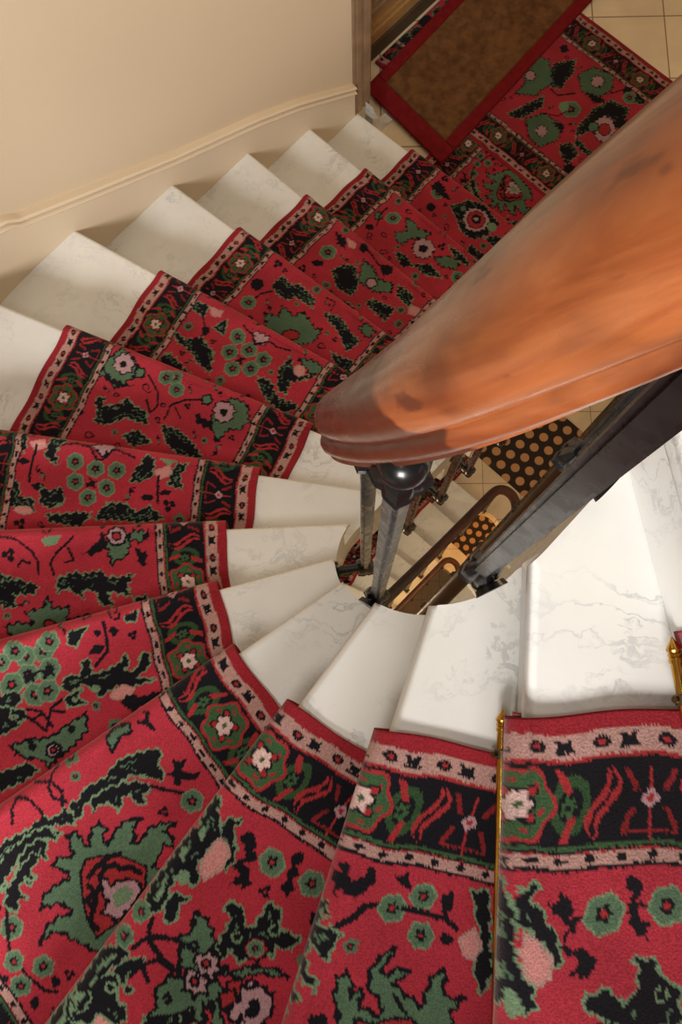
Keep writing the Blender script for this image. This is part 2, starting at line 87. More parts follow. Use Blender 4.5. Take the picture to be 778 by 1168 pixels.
def abbox(bm, a0, a1, b0, b1, z0, z1): return prism(bm, abpoly((a0, b0), (a1, b0), (a1, b1), (a0, b1)), z0, z1)
def box(bm, sx, sy, sz, M=Matrix()):
    r = bmesh.ops.create_cube(bm, size=1, matrix=M @ Matrix.Diagonal((sx, sy, sz, 1))); return r['verts']
def sweep(bm, pts, frames, prof, closed_ends=True):
    rings = []
    for p, (x, y) in zip(pts, frames):
        rings.append([bm.verts.new(p + x * c[0] + y * c[1]) for c in prof])
    n = len(prof)
    for r0, r1 in zip(rings[:-1], rings[1:]):
        for i in range(n): bm.faces.new((r0[i], r0[(i+1) % n], r1[(i+1) % n], r1[i]))
    if closed_ends: bm.faces.new(rings[0][::-1]); bm.faces.new(rings[-1])
def tube(bm, p0, p1, r0, r1=None, n=16):
    p0, p1 = Vector(p0), Vector(p1); r1 = r1 or r0; d = (p1 - p0).normalized()
    x = d.orthogonal().normalized(); y = d.cross(x)
    prof = [(math.cos(i*2*math.pi/n), math.sin(i*2*math.pi/n)) for i in range(n)]
    rs = [[bm.verts.new(p + x*c[0]*r + y*c[1]*r) for c in prof] for p, r in ((p0, r0), (p1, r1))]
    for i in range(n): bm.faces.new((rs[0][i], rs[0][(i+1)%n], rs[1][(i+1)%n], rs[1][i]))
    bm.faces.new(rs[0][::-1]); bm.faces.new(rs[1])
def lathe(bm, prof, M=Matrix(), n=24, wob=None):
    """prof: (radius, z)"""
    rings = []
    for r, z in prof:
        ring = []
        for i in range(n):
            t = i*2*math.pi/n; rr = r * (wob(t, z) if wob else 1)
            ring.append(bm.verts.new(M @ Vector((rr*math.cos(t), rr*math.sin(t), z))))
        rings.append(ring)
    for a, b in zip(rings[:-1], rings[1:]):
        for i in range(n): bm.faces.new((a[i], a[(i+1)%n], b[(i+1)%n], b[i]))
    bm.faces.new(rings[0][::-1]); bm.faces.new(rings[-1])
# ------------------------------------------------------------------ materials
def mat(name):
    m = bpy.data.materials.new(name); m.use_nodes = True
    nt = m.node_tree; return m, nt, nt.nodes['Principled BSDF']
def N(nt, t, **kw):
    n = nt.nodes.new(t)
    for k, v in kw.items():
        if k in n.inputs: n.inputs[k].default_value = v
        else: setattr(n, k, v)
    return n
def ramp(nt, fac, stops):
    r = nt.nodes.new('ShaderNodeValToRGB'); el = r.color_ramp.elements
    while len(el) < len(stops): el.new(.5)
    for e, (p, c) in zip(el, stops): e.position = p; e.color = (*c, 1)
    nt.links.new(fac, r.inputs[0]); return r
def bump(nt, bs, h, strength=.2, dist=.01):
    b = N(nt, 'ShaderNodeBump', Strength=strength, Distance=dist); nt.links.new(h, b.inputs['Height']); nt.links.new(b.outputs[0], bs.inputs['Normal'])
def coords(nt, kind='Object'): return nt.nodes.new('ShaderNodeTexCoord').outputs[kind]
def mixc(nt, fac, a, b, mode='MIX'):
    n = nt.nodes.new('ShaderNodeMix'); n.data_type = 'RGBA'; n.blend_type = mode
    for v, i in ((fac, 0), (a, 6), (b, 7)):
        if hasattr(v, 'links') or hasattr(v, 'is_linked'): nt.links.new(v, n.inputs[i])
        else: n.inputs[i].default_value = v if i == 0 else (*v, 1)
    return n.outputs[2]
def make_marble():
    m, nt, bs = mat('white_marble'); co = coords(nt, 'Object')
    oi = nt.nodes.new('ShaderNodeObjectInfo')
    off = N(nt, 'ShaderNodeVectorMath', operation='MULTIPLY_ADD'); nt.links.new(oi.outputs['Random'], off.inputs[0]); off.inputs[1].default_value = (7, 5, 3); nt.links.new(co, off.inputs[2])
    n1 = N(nt, 'ShaderNodeTexNoise', Scale=2.5, Detail=6., Roughness=.6); nt.links.new(off.outputs[0], n1.inputs['Vector'])
    wv = N(nt, 'ShaderNodeVectorMath', operation='MULTIPLY_ADD'); nt.links.new(n1.outputs['Color'], wv.inputs[0]); wv.inputs[1].default_value = (.55, .55, .55); nt.links.new(off.outputs[0], wv.inputs[2])
    mp = N(nt, 'ShaderNodeMapping', Rotation=(0, 0, .5), Scale=(3.2, 11., 6.)); nt.links.new(wv.outputs[0], mp.inputs[0])
    n2 = N(nt, 'ShaderNodeTexNoise', Scale=1.3, Detail=8., Roughness=.62); nt.links.new(mp.outputs[0], n2.inputs['Vector'])
    v = ramp(nt, n2.outputs[0], [(.46, (0, 0, 0)), (.5, (1, 1, 1)), (.53, (0, 0, 0))])
    n3 = N(nt, 'ShaderNodeTexNoise', Scale=6., Detail=3.); nt.links.new(off.outputs[0], n3.inputs['Vector'])
    msk = ramp(nt, n3.outputs[0], [(.45, (0, 0, 0)), (.70, (.6, .6, .6))])
    mm = N(nt, 'ShaderNodeMath', operation='MULTIPLY'); nt.links.new(v.outputs[0], mm.inputs[0]); nt.links.new(msk.outputs[0], mm.inputs[1])
    cl = ramp(nt, n1.outputs[0], [(.3, srgb(212, 212, 211)), (.6, srgb(228, 228, 225))])
    c = mixc(nt, mm.outputs[0], cl.outputs[0], srgb(150, 154, 160))
    n4 = N(nt, 'ShaderNodeTexNoise', Scale=3.1, Detail=4.); nt.links.new(wv.outputs[0], n4.inputs['Vector'])
    st = ramp(nt, n4.outputs[0], [(.70, (0, 0, 0)), (.78, (.4, .4, .4))])
    c = mixc(nt, st.outputs[0], c, srgb(196, 165, 120))
    nt.links.new(c, bs.inputs['Base Color']); bs.inputs['Roughness'].default_value = .38; bs.inputs['Specular IOR Level'].default_value = .35
    bump(nt, bs, n2.outputs[0], .04, .004); return m
def make_carpet():
    m, nt, bs = mat('woven_carpet')
    at = nt.nodes.new('ShaderNodeAttribute'); at.attribute_name = 'weave'
    co = coords(nt)
    n1 = N(nt, 'ShaderNodeTexNoise', Scale=9., Detail=4.); nt.links.new(co, n1.inputs['Vector'])
    n2 = N(nt, 'ShaderNodeTexNoise', Scale=420., Detail=2.); nt.links.new(co, n2.inputs['Vector'])
    r1 = ramp(nt, n1.outputs[0], [(.3, (.8, .8, .8)), (.7, (1.12, 1.12, 1.12))]); r2 = ramp(nt, n2.outputs[0], [(.3, (.72, .72, .72)), (.7, (1.2, 1.2, 1.2))])
    c = mixc(nt, 1., at.outputs['Color'], r1.outputs[0], 'MULTIPLY'); c = mixc(nt, 1., c, r2.outputs[0], 'MULTIPLY')
    nt.links.new(c, bs.inputs['Base Color']); bs.inputs['Roughness'].default_value = 1; bs.inputs['Specular IOR Level'].default_value = .05
    bs.inputs['Sheen Weight'].default_value = .25; bs.inputs['Sheen Roughness'].default_value = .45; bs.inputs['Sheen Tint'].default_value = (1, .75, .72, 1)
    bump(nt, bs, n2.outputs[0], .5, .002); return m
def make_wood(name, dark, mid, light, scale=1., rough=.28, coat=.5):
    m, nt, bs = mat(name); at = nt.nodes.new('ShaderNodeAttribute'); at.attribute_name = 'grain'
    mp = N(nt, 'ShaderNodeMapping', Scale=(5 * scale, 30 * scale, 30 * scale)); nt.links.new(at.outputs['Vector'], mp.inputs[0])
    n1 = N(nt, 'ShaderNodeTexNoise', Scale=1., Detail=6., Roughness=.6, Distortion=.8); nt.links.new(mp.outputs[0], n1.inputs['Vector'])
    mp2 = N(nt, 'ShaderNodeMapping', Scale=(14, 22, 22)); nt.links.new(at.outputs['Vector'], mp2.inputs[0])
    n2 = N(nt, 'ShaderNodeTexNoise', Scale=1., Detail=3.); nt.links.new(mp2.outputs[0], n2.inputs['Vector'])
    c1 = ramp(nt, n1.outputs[0], [(.3, dark), (.5, mid), (.72, light)])
    c2 = ramp(nt, n2.outputs[0], [(.34, (.46, .38, .32)), (.48, (.95, .93, .9)), (.66, (1.15, 1.12, 1.08))])
    c = mixc(nt, .8, c1.outputs[0], c2.outputs[0], 'MULTIPLY')
    mp3 = N(nt, 'ShaderNodeMapping', Scale=(26, 60, 60)); nt.links.new(at.outputs['Vector'], mp3.inputs[0])
    n3 = N(nt, 'ShaderNodeTexNoise', Scale=1., Detail=3.); nt.links.new(mp3.outputs[0], n3.inputs['Vector'])
    sc = ramp(nt, n3.outputs[0], [(.66, (0, 0, 0)), (.73, (.75, .75, .75))]); c = mixc(nt, sc.outputs[0], c, dark)
    tt = nt.nodes.new('ShaderNodeAttribute'); tt.attribute_name = 'tint'
    ad = N(nt, 'ShaderNodeMath', operation='MULTIPLY_ADD'); nt.links.new(n2.outputs[0], ad.inputs[0]); ad.inputs[1].default_value = .9; nt.links.new(tt.outputs['Fac'], ad.inputs[2])
    tr = ramp(nt, ad.outputs[0], [(.84, (0, 0, 0)), (.90, (.88, .88, .88))]); c = mixc(nt, tr.outputs[0], c, tuple(x * .8 for x in dark))
    nt.links.new(c, bs.inputs['Base Color']); rr = ramp(nt, n3.outputs[0], [(.3, (rough - .06,) * 3), (.7, (rough + .2,) * 3)])
    nt.links.new(rr.outputs[0], bs.inputs['Roughness']); bs.inputs['Coat Weight'].default_value = coat; bs.inputs['Coat Roughness'].default_value = .2
    bump(nt, bs, n1.outputs[0], .05, .002); return m
def simple(name, c, rough=.5, metal=0, nscale=20., var=.12, bs_=.05, spec=.5, c2=None):
    m, nt, bs = mat(name); co = coords(nt)
    n1 = N(nt, 'ShaderNodeTexNoise', Scale=nscale, Detail=5.); nt.links.new(co, n1.inputs['Vector'])
    d = tuple(x * (1 - var) for x in c) if c2 is None else c2
    r = ramp(nt, n1.outputs[0], [(.32, d), (.68, c)]); nt.links.new(r.outputs[0], bs.inputs['Base Color'])
    bs.inputs['Roughness'].default_value = rough; bs.inputs['Metallic'].default_value = metal; bs.inputs['Specular IOR Level'].default_value = spec
    bump(nt, bs, n1.outputs[0], bs_, .004); return m
def make_iron():
    m, nt, bs = mat('black_painted_iron'); co = coords(nt)
    n1 = N(nt, 'ShaderNodeTexNoise', Scale=38., Detail=5.); nt.links.new(co, n1.inputs['Vector'])
    n2 = N(nt, 'ShaderNodeTexNoise', Scale=9., Detail=3.); nt.links.new(co, n2.inputs['Vector'])
    r = ramp(nt, n2.outputs[0], [(.35, srgb(13, 13, 14)), (.7, srgb(24, 24, 25))])
    ch = ramp(nt, n1.outputs[0], [(.72, (0, 0, 0)), (.75, (1, 1, 1))]); c = mixc(nt, ch.outputs[0], r.outputs[0], srgb(12, 12, 12)); nt.links.new(c, bs.inputs['Base Color'])
    rr = ramp(nt, n1.outputs[0], [(.3, (.2, .2, .2)), (.7, (.36, .36, .36))]); nt.links.new(rr.outputs[0], bs.inputs['Roughness'])
    bs.inputs['Coat Weight'].default_value = .12; bs.inputs['Coat Roughness'].default_value = .12; bs.inputs['Specular IOR Level'].default_value = .38
    bump(nt, bs, n1.outputs[0], .12, .003); return m
def make_tiles():
    m, nt, bs = mat('cream_stone_tiles'); co = coords(nt, 'Object')
    mp = N(nt, 'ShaderNodeMapping', Location=(-1.335, -2.825, 0)); nt.links.new(co, mp.inputs[0])
    b = N(nt, 'ShaderNodeTexBrick', Scale=1.); b.offset = 0.; b.inputs['Brick Width'].default_value = .31; b.inputs['Row Height'].default_value = .31; b.inputs['Mortar Size'].default_value = .003
    b.inputs['Color1'].default_value = (*srgb(226, 208, 178), 1); b.inputs['Color2'].default_value = (*srgb(216, 198, 168), 1); b.inputs['Mortar'].default_value = (*srgb(140, 118, 88), 1)
    nt.links.new(mp.outputs[0], b.inputs['Vector'])
    n1 = N(nt, 'ShaderNodeTexNoise', Scale=5., Detail=5.); nt.links.new(co, n1.inputs['Vector']); r = ramp(nt, n1.outputs[0], [(.3, (.86, .86, .86)), (.7, (1.05, 1.05, 1.05))])
    c = mixc(nt, 1., b.outputs['Color'], r.outputs[0], 'MULTIPLY'); nt.links.new(c, bs.inputs['Base Color']); bs.inputs['Roughness'].default_value = .4; return m
def make_dots():
    m, nt, bs = mat('dotted_mat'); co = coords(nt, 'Object')
    # hexagonal dots from two offset square grids
    sx, sy = .121, .121 * math.sqrt(3)
    outs = []
    for ox, oy in ((0, 0), (sx / 2, sy / 2)):
        a = N(nt, 'ShaderNodeVectorMath', operation='ADD'); nt.links.new(co, a.inputs[0]); a.inputs[1].default_value = (ox, oy, 0)
        md = N(nt, 'ShaderNodeVectorMath', operation='WRAP'); nt.links.new(a.outputs[0], md.inputs[0]); md.inputs[1].default_value = (sx/2, sy/2, 1); md.inputs[2].default_value = (-sx/2, -sy/2, -1)
        s = N(nt, 'ShaderNodeVectorMath', operation='MULTIPLY'); nt.links.new(md.outputs[0], s.inputs[0]); s.inputs[1].default_value = (1, 1, 0)
        l = N(nt, 'ShaderNodeVectorMath', operation='LENGTH'); nt.links.new(s.outputs[0], l.inputs[0]); outs.append(l.outputs['Value'])
    mn = N(nt, 'ShaderNodeMath', operation='MINIMUM'); nt.links.new(outs[0], mn.inputs[0]); nt.links.new(outs[1], mn.inputs[1])
    r = ramp(nt, mn.outputs[0], [(.035, srgb(186, 140, 96)), (.039, srgb(40, 29, 24))]); r.color_ramp.interpolation = 'LINEAR'
    nt.links.new(r.outputs[0], bs.inputs['Base Color']); bs.inputs['Roughness'].default_value = .9; return m
M_MARBLE = make_marble(); M_CARPET = make_carpet(); M_IRON = make_iron(); M_TILE = make_tiles(); M_DOTS = make_dots()
M_RAIL = make_wood('varnished_red_brown_wood', srgb(78, 33, 18), srgb(140, 74, 38), srgb(174, 106, 62))
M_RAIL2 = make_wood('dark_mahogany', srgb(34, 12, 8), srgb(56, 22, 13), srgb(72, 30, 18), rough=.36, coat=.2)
M_BRASS = simple('polished_brass', srgb(214, 164, 74), .22, 1., 60., .25)
M_SCREW = simple('tarnished_brass', srgb(120, 104, 78), .4, 1., 60., .3)
M_WALL = simple('cream_painted_plaster', srgb(212, 194, 168), .75, 0, 1.3, .05, .02, .2)
M_SKIRT = simple('cream_gloss_paint', srgb(224, 207, 182), .45, 0, 2., .05, .02, .35)
M_JAMB = simple('grained_brown_door_wood', srgb(152, 126, 98), .5, 0, 14., .3)
M_DOOR = simple('tan_door_wood', srgb(170, 132, 84), .45, 0, 10., .2)
M_DARKW = simple('dark_door_base', srgb(78, 62, 46), .6, 0, 10., .3)
M_COIR = simple('brown_coir', srgb(118, 82, 52), 1., 0, 26., .0, .4, .05, srgb(88, 60, 38))
M_MATRED = simple('dark_red_binding', srgb(120, 26, 30), .9, 0, 40., .25, .2, .1)
# ------------------------------------------------------------------ carpet painter
RED = np.array(srgb(172, 51, 65)); BIND = np.array(srgb(150, 40, 50)); PINK = np.array(srgb(178, 138, 130)); BLK = np.array(srgb(25, 25, 31))
GRN = np.array(srgb(86, 112, 88)); PALE = np.array(srgb(112, 138, 108)); MAU = np.array(srgb(176, 138, 144)); PET = np.array(srgb(204, 138, 134)); BGRN = np.array(srgb(60, 90, 58)); BRED = np.array(srgb(160, 48, 52)); WHT = np.array(srgb(214, 180, 174))
def seg_dist(x, y, p):
    d = np.full(x.shape, 1e9)
    for (x0, y0), (x1, y1) in p:
        dx, dy = x1 - x0, y1 - y0; L = dx*dx + dy*dy + 1e-12
        t = np.clip(((x - x0)*dx + (y - y0)*dy) / L, 0, 1); d = np.minimum(d, np.hypot(x - x0 - t*dx, y - y0 - t*dy))
    return d
def inside(x, y, p):
    r = np.zeros(x.shape, bool)
    for (x0, y0), (x1, y1) in p:
        if y0 == y1: continue
        c = ((y0 > y) != (y1 > y)) & (x < (x1 - x0) * (y - y0) / (y1 - y0) + x0); r ^= c
    return r
WARP = [.0030, .5]
def motif(col, s, t, ty, w, pts):
    pts = [(pts[i] / 1000, pts[i+1] / 1000) for i in range(0, len(pts), 2)]
    xs = [p[0] for p in pts]; ys = [p[1] for p in pts]; mg = .012 + (w / 1000 if ty == 'F' else 0)
    m = (s > min(xs) - mg) & (s < max(xs) + mg) & (t > min(ys) - mg) & (t < max(ys) + mg)
    if not m.any(): return
    x, y = s[m], t[m]; c = col[m]
    if ty in 'KGkP':
        am = WARP[0] * (.45 if max(max(xs) - min(xs), max(ys) - min(ys)) < .05 else 1)
        tri = lambda v: 2 * np.abs(2 * (v - np.floor(v + .5))) - 1
        dx = am * (tri(y / .019 + .6 * np.sin(x / .017)) + .22 * tri(x / .0071 + y / .011)); dy = am * (tri(x / .018 + .7 * np.sin(y / .019)) + .22 * tri(y / .0067 - x / .013))
        x, y = x + dx, y + dy
    if ty == 'F':
        d = np.hypot(x - xs[0], y - ys[0]) / (w / 1000); an = np.arctan2(y - ys[0], x - xs[0]); d = d * (1 + .06 * np.sin(an * 6))
        c[d < 1] = GRN; c[(d > .86) & (d < 1)] = PALE; c[(d < .40 + .08 * np.sin(an * 5))] = BLK; c[d < .17] = BRED
    elif ty == 'L':
        d = seg_dist(x, y, list(zip(pts[:-1], pts[1:]))); hw = max(w, 4) * .00055; c[d < hw] = BLK
    else:
        p = list(zip(pts, pts[1:] + pts[:1])); d = seg_dist(x, y, p); i = inside(x, y, p)
        if ty == 'K': c[~i & (d < .0031)] = PALE; c[i] = BLK; c[i & (d > .0085) & (d < .0108) & (np.sin(x * 130 + 1) + np.sin(y * 120) > WARP[1])] = GRN
        elif ty == 'k': c[i | (d < .0008)] = BLK
        elif ty == 'G': c[i] = GRN; c[i & (d > .012)] = GRN * .93; c[d < .0026] = BLK
        elif ty == 'g': c[i] = PALE
        elif ty == 'P': c[i] = MAU; c[d < .0024] = BLK
        elif ty == 'p': c[i] = PET; c[i & (d < .004)] = PINK
        elif ty == 'R': c[i] = BRED; c[d < .002] = BLK
    col[m] = c
def border(col, s, t, t0):
    """s measured from the bound edge, t along the runner, rosette centre at t0"""
    wob = .0012 * np.sin(t * 90) + .0010 * np.sin(t * 47 + 2)
    s = s + wob; m = s < .1515; Pd = .265
    tau = (t - t0 + Pd/2) % Pd - Pd/2; a = np.abs(tau)
    c = col.copy(); c[m] = BLK
    c[s < .018] = BIND
    g1 = (s >= .018) & (s < .0425); c[g1] = PINK
    # guard one: a running creature-like motif and small buds
    gp = (t - t0) % .066 - .033; x = gp; y = s - .030
    k1 = (np.hypot((x + .014) / .009, y / .0066) < 1) & (np.hypot((x + .014) / .004, y / .0028) > 1)
    k2 = ((np.abs(y + .001) < .0042) & (np.abs(x - .014) < .0075)) | ((np.abs(y - .0052) < .0018) & (np.abs(x - .0145) < .011)) | ((np.abs(y + .006) < .0016) & (np.abs(x - .007) < .0035)) | ((np.abs(y + .0055) < .0022) & (np.abs(x - .02) < .002))
    bud = np.hypot((x + .014) / .004, y / .0028) <= 1
    c[g1 & (k1 | k2)] = BLK; c[g1 & bud] = BRED
    c[(s >= .0425) & (s < .0465)] = BRED
    B = (s >= .0495) & (s < .1275); y = s - .088
    # green scroll leaves and red flames beside the rosette
    r2 = np.hypot((a - .054) / .020, y / .030); c[B & (r2 < 1) & (r2 > .60)] = BGRN * .72
    c[B & (np.hypot((a - .052) / .007, (y - .002) / .010) < 1 + .25 * np.sin(np.arctan2(y, a - .052) * 6))] = BGRN
    c[B & (np.hypot(a - .052, y - .002) < .003)] = BLK
    fl = np.abs(a - .086 - .010 * np.sin((y + .04) * 75)) < .0100 * np.clip(1 - (np.abs(y) / .040) ** 2, 0, 1)
    c[B & fl] = BRED; c[B & (np.abs(a - .086 - .010 * np.sin((y + .04) * 75)) < .0022 + .0012 * np.sin(y * 300))] = BLK; c[B & (np.abs(a - .113 - .006 * np.sin((y + .02) * 90)) < .0032) & (np.abs(y) < .03) & (np.abs(y) > .008)] = BRED * .62
    fl2 = np.abs(a - .046 - .5 * (y + .024)) < .0045; c[B & fl2 & (y < -.012) & (y > -.036)] = BRED
    fl3 = np.abs(a - .050 + .4 * (y - .03)) < .004; c[B & fl3 & (y > .012) & (y < .036)] = BRED
    # small cross flower midway
    q = a - Pd/2; rr = np.hypot(q, y); an = np.arctan2(y, q)
    c[B & (np.abs(q) < .0014) & (y > .008)] = BRED
    c[B & (np.abs(y - .031) < .0013) & (np.abs(q) < .028)] = BRED * .7; c[B & (np.abs(q - 0) < .0014) & (y < -.008) & (y > -.03)] = BRED
    c[B & (rr < .0092 * (.72 + .28 * np.abs(np.cos(2 * an))) )] = MAU; c[B & (rr < .0038)] = BRED
    # rosette
    rr = np.hypot(tau, y); an = np.arctan2(y, tau); rl = rr / (.0385 * (1 + .085 * np.cos(6 * an)))
    c[B & (rl < 1)] = BRED; c[B & (rl < .88)] = BGRN; dap = (np.sin(an * 6) > .55) & (rl > .6) & (rl < .72); c[B & dap] = BRED * .9
    c[B & (rr < .0178 * (1 + .10 * np.cos(6 * an)))] = BLK
    for j in range(4):
        t2 = math.pi/4 + j*math.pi/2; c[B & (np.hypot(tau - .0195*math.cos(t2), y - .0195*math.sin(t2)) < .0064)] = BLK; c[B & (np.hypot(tau - .0185*math.cos(t2), y - .0185*math.sin(t2)) < .0046)] = BRED
    c[B & (rr < .0155 * (.70 + .30 * np.abs(np.cos(3 * an))))] = WHT; c[B & (rr < .0042)] = BGRN
    c[(s >= .1275) & (s < .1315)] = BGRN; c[(s >= .1315) & (s < .134)] = BLK
    g2 = (s >= .134) & (s < .1475); c[g2] = PINK; gp = (t - t0) % .03 - .015
    c[g2 & (np.hypot(gp / .0062, (s - .1412) / .0036) < 1 + .3 * np.sin(t * 400))] = BLK
    c[(s >= .134) & (s < .1355)] = BRED
    c[(s >= .1475) & (s < .1515)] = BLK
    col[m] = c[m]
T0 = {0: .012, 1: .010, 2: .025, 3: .107, 4: .137, 5: .132, 6: -.047, 7: .198, 8: .161, 9: .105, 10: .046, 11: -.02, 12: -.06, 13: .1, -1: .05, -2: .1, -3: .0}
REUSE = {-1: 3, -2: 2, -3: 4, 14: 3}
def filler(col, s, t, rg, width):
    isred = np.abs(col - RED).sum(-1) < 1e-6
    pl = [(random.Random(i).uniform(.17, width - .17), random.Random(i + 999).uniform(float(t.min()), float(t.max()))) for i in range(int(rg.integers(0, 50)), 420)]
    for j, (px, py) in enumerate(pl):
        rad = .021 if j < 200 else .014
        m = np.hypot(s - px, t - py) < rad
        if m.sum() < 12 or not isred[m].all(): continue
        isred[m] = False; an = np.arctan2(t[m] - py, s[m] - px) + j; d = np.hypot(s[m] - px, t[m] - py); c = col[m]; kind = j % 4; q = rad - .004
        if kind == 0:
            c[d < q * (.35 + .6 * np.abs(np.cos(1.5 * an)))] = BLK; c[d < q * .2] = BRED
        elif kind == 1:
            c[d < q * (.85 + .12 * np.cos(5 * an))] = GRN; c[d < q * .42] = BLK; c[d < q * .18] = BRED
        elif kind == 2:
            xx, yy = d * np.cos(an), d * np.sin(an); k_ = np.abs(yy - .35 * q * np.sin(xx / q * 3)) < .0019; c[k_] = BLK; lf = (np.abs(xx - q * .5) < q * .28) & (np.abs(yy) < q * .5 * (1 - np.abs(xx - q * .5) / (q * .28))); c[lf] = BLK; lf = (np.abs(xx + q * .5) < q * .28) & (np.abs(yy) < q * .5 * (1 - np.abs(xx + q * .5) / (q * .28))); c[lf] = GRN
        else:
            sp = np.abs((d - q * .55) - q * .3 * np.sin(an * 1.5)) < .0022; c[sp] = BLK
        col[m] = c
SHADE = {7: .95, 8: .92, 9: .9, 10: .88, 11: .86, 12: .84, 14: .8, 13: .74, 0: .78, 1: .9, -1: .8}   # painted shade: base colour darkened on the dimmer steps and landing
def paint(k, s, t, width=W, seed=0):
    rg = np.random.default_rng(100 + k + seed)
    s = s + rg.uniform(-.0009, .0009, s.shape) + .0012 * np.sin(t * 60 + k); t = t + rg.uniform(-.0009, .0009, t.shape) + .0012 * np.sin(s * 70 + k)
    col = np.empty(s.shape + (3,)); col[...] = RED
    kk = REUSE.get(k, k)
    WARP[0] = .0024 if k < 5 else .0034 if k < 8 else .0042 if k < 13 else .0052; WARP[1] = .4 if k < 6 else -.5
    for q, ty, w, mr, pts in PAT:
        if q != kk: continue
        motif(col, s, t, ty, w, pts)
        if mr or kk in (0, 1, 2, 3, 4):
            if mr: pm = list(pts); pm[0::2] = [int(2*.405*1000 - v) for v in pts[0::2]]; motif(col, s, t, ty, w, pm)
            elif max(pts[0::2]) < 400: pm = list(pts); pm[0::2] = [int(width*1000 - v) for v in pts[0::2]]; motif(col, s, t, ty, w, pm)
    filler(col, s, t, rg, width)
    border(col, s, t, T0.get(k, 0)); border(col, width - s, t, T0.get(k, 0))
    return col * SHADE.get(k, 1.)
def mesh_grid(name, patches, m):
    """patches: list of (P[nu,nv,3], colour[nu,nv,3]) joined in one mesh"""
    vs, cs, fs, off = [], [], [], 0
    for P, c in patches:
        nu, nv = P.shape[:2]; vs.append(P.reshape(-1, 3)); cs.append(c.reshape(-1, 3))
        i = np.arange(nu * nv).reshape(nu, nv) + off; f = np.stack([i[:-1, :-1], i[1:, :-1], i[1:, 1:], i[:-1, 1:]], -1).reshape(-1, 4)
        # orient upward
        a, b, d = P[nu//2, nv//2], P[nu//2+1, nv//2], P[nu//2, nv//2+1]
        if np.cross(b - a, d - a)[2] < 0: f = f[:, ::-1]
        fs.append(f); off += nu * nv
    v = np.concatenate(vs).astype(np.float32); c = np.concatenate(cs).astype(np.float32); f = np.concatenate(fs).astype(np.int32)
    me = bpy.data.meshes.new(name); me.vertices.add(len(v)); me.vertices.foreach_set('co', v.ravel())
    me.loops.add(f.size); me.loops.foreach_set('vertex_index', f.ravel()); me.polygons.add(len(f)); me.polygons.foreach_set('loop_start', np.arange(0, f.size, 4, dtype=np.int32))
    me.update(calc_edges=True); me.polygons.foreach_set('use_smooth', np.ones(len(f), bool))
    at = me.color_attributes.new('weave', 'FLOAT_COLOR', 'POINT'); at.data.foreach_set('color', np.concatenate([c, np.ones((len(c), 1), np.float32)], 1).ravel())
    me.materials.append(m); me.validate(); return me
def skirt(P, c, drop=.011):
    """add a turned-down edge along both long sides (u = 0 and u = end)"""
    a, b = P[:1].copy(), P[-1:].copy(); a[..., 2] -= drop; b[..., 2] -= drop
    bc = np.empty_like(c[:1]); bc[...] = BIND * .8
    return np.concatenate([a, P, b]), np.concatenate([bc, c, bc])
def runner_patch(k, du, dv):
    s_ = ST[k]; up = ST[k-1]; nu = int(W / du) + 1; s = np.linspace(0, W, nu)
    z = hgt(k); e, f, sh = s_['e'], s_['f'], s_['sh']
    O = s_['I'] + e * s_['c'] - f * NOSE
    # T(s): distance to the riser line of the step above
    D = f + e * sh; base = O + np.outer(s, e); Q = up['I'] + up['f'] * (.034 - NOSE)
    cr = lambda a, b: a[..., 0]*b[..., 1] - a[..., 1]*b[..., 0]
    T = cr(Q - base, up['e']) / cr(D, up['e']); T = np.maximum(T, .06)
    Tm = float(T.max()); nt_ = max(24, int(Tm / dv)); r = .024; wave = .0015 * np.sin(s * 23 + k) + .001 * np.sin(s * 61)
    rows = []                                               # (t array, z array, colour t)
    for zz in np.linspace(z - RISE + CT, z - .05, 8): rows.append((np.full(nu, .034), np.full(nu, zz), np.full(nu, -(z - zz) - .02)))
    na = 16
    for i in range(na + 1):
        ph = math.radians(-70 + 160 * i / na); t = r - r * math.cos(ph); t = r - r*math.cos(ph) if True else t
        rows.append((np.full(nu, t), z + CT - r + r * math.sin(ph) + wave * max(0, math.sin(ph)), np.full(nu, t if ph > 0 else -r * abs(ph) * .9)))
    for j in range(1, nt_ + 1):
        w_ = j / nt_; t = r + (T - r) * w_; dz = .0012 * np.sin(s * 31 + t * 27 + k) - .003 * np.exp(-((t - .06) / .04) ** 2); rows.append((t, z + CT + dz, t))
    t = np.stack([q[0] for q in rows], 1); zz = np.stack([np.broadcast_to(q[1], (nu,)) for q in rows], 1); tc = np.stack([q[2] for q in rows], 1)
    sg = np.repeat(s[:, None], t.shape[1], 1)
    edge = .002 * np.sin(t * 40 + k * 2) * np.exp(-np.minimum(sg, W - sg) / .08)
    ss = sg + edge
    xy = O[None, None] + ss[..., None] * e + t[..., None] * (f + e * sh)
    P = np.concatenate([xy[..., :1], -xy[..., 1:], zz[..., None]], -1)
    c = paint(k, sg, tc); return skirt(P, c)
def flat_patch(k, O, e, f, s1, t1, z, du, width=W, pat=None):
    nu, nv = int(s1 / du) + 1, int(t1 / du) + 1
    s, t = np.meshgrid(np.linspace(0, s1, nu), np.linspace(0, t1, nv), indexing='ij')
    xy = O + s[..., None] * e + t[..., None] * f
    P = np.concatenate([xy[..., :1], -xy[..., 1:], (z + CT + .001 * np.sin(s * 17 + t * 11))[..., None]], -1)
    return P, paint(k, s, t, width)
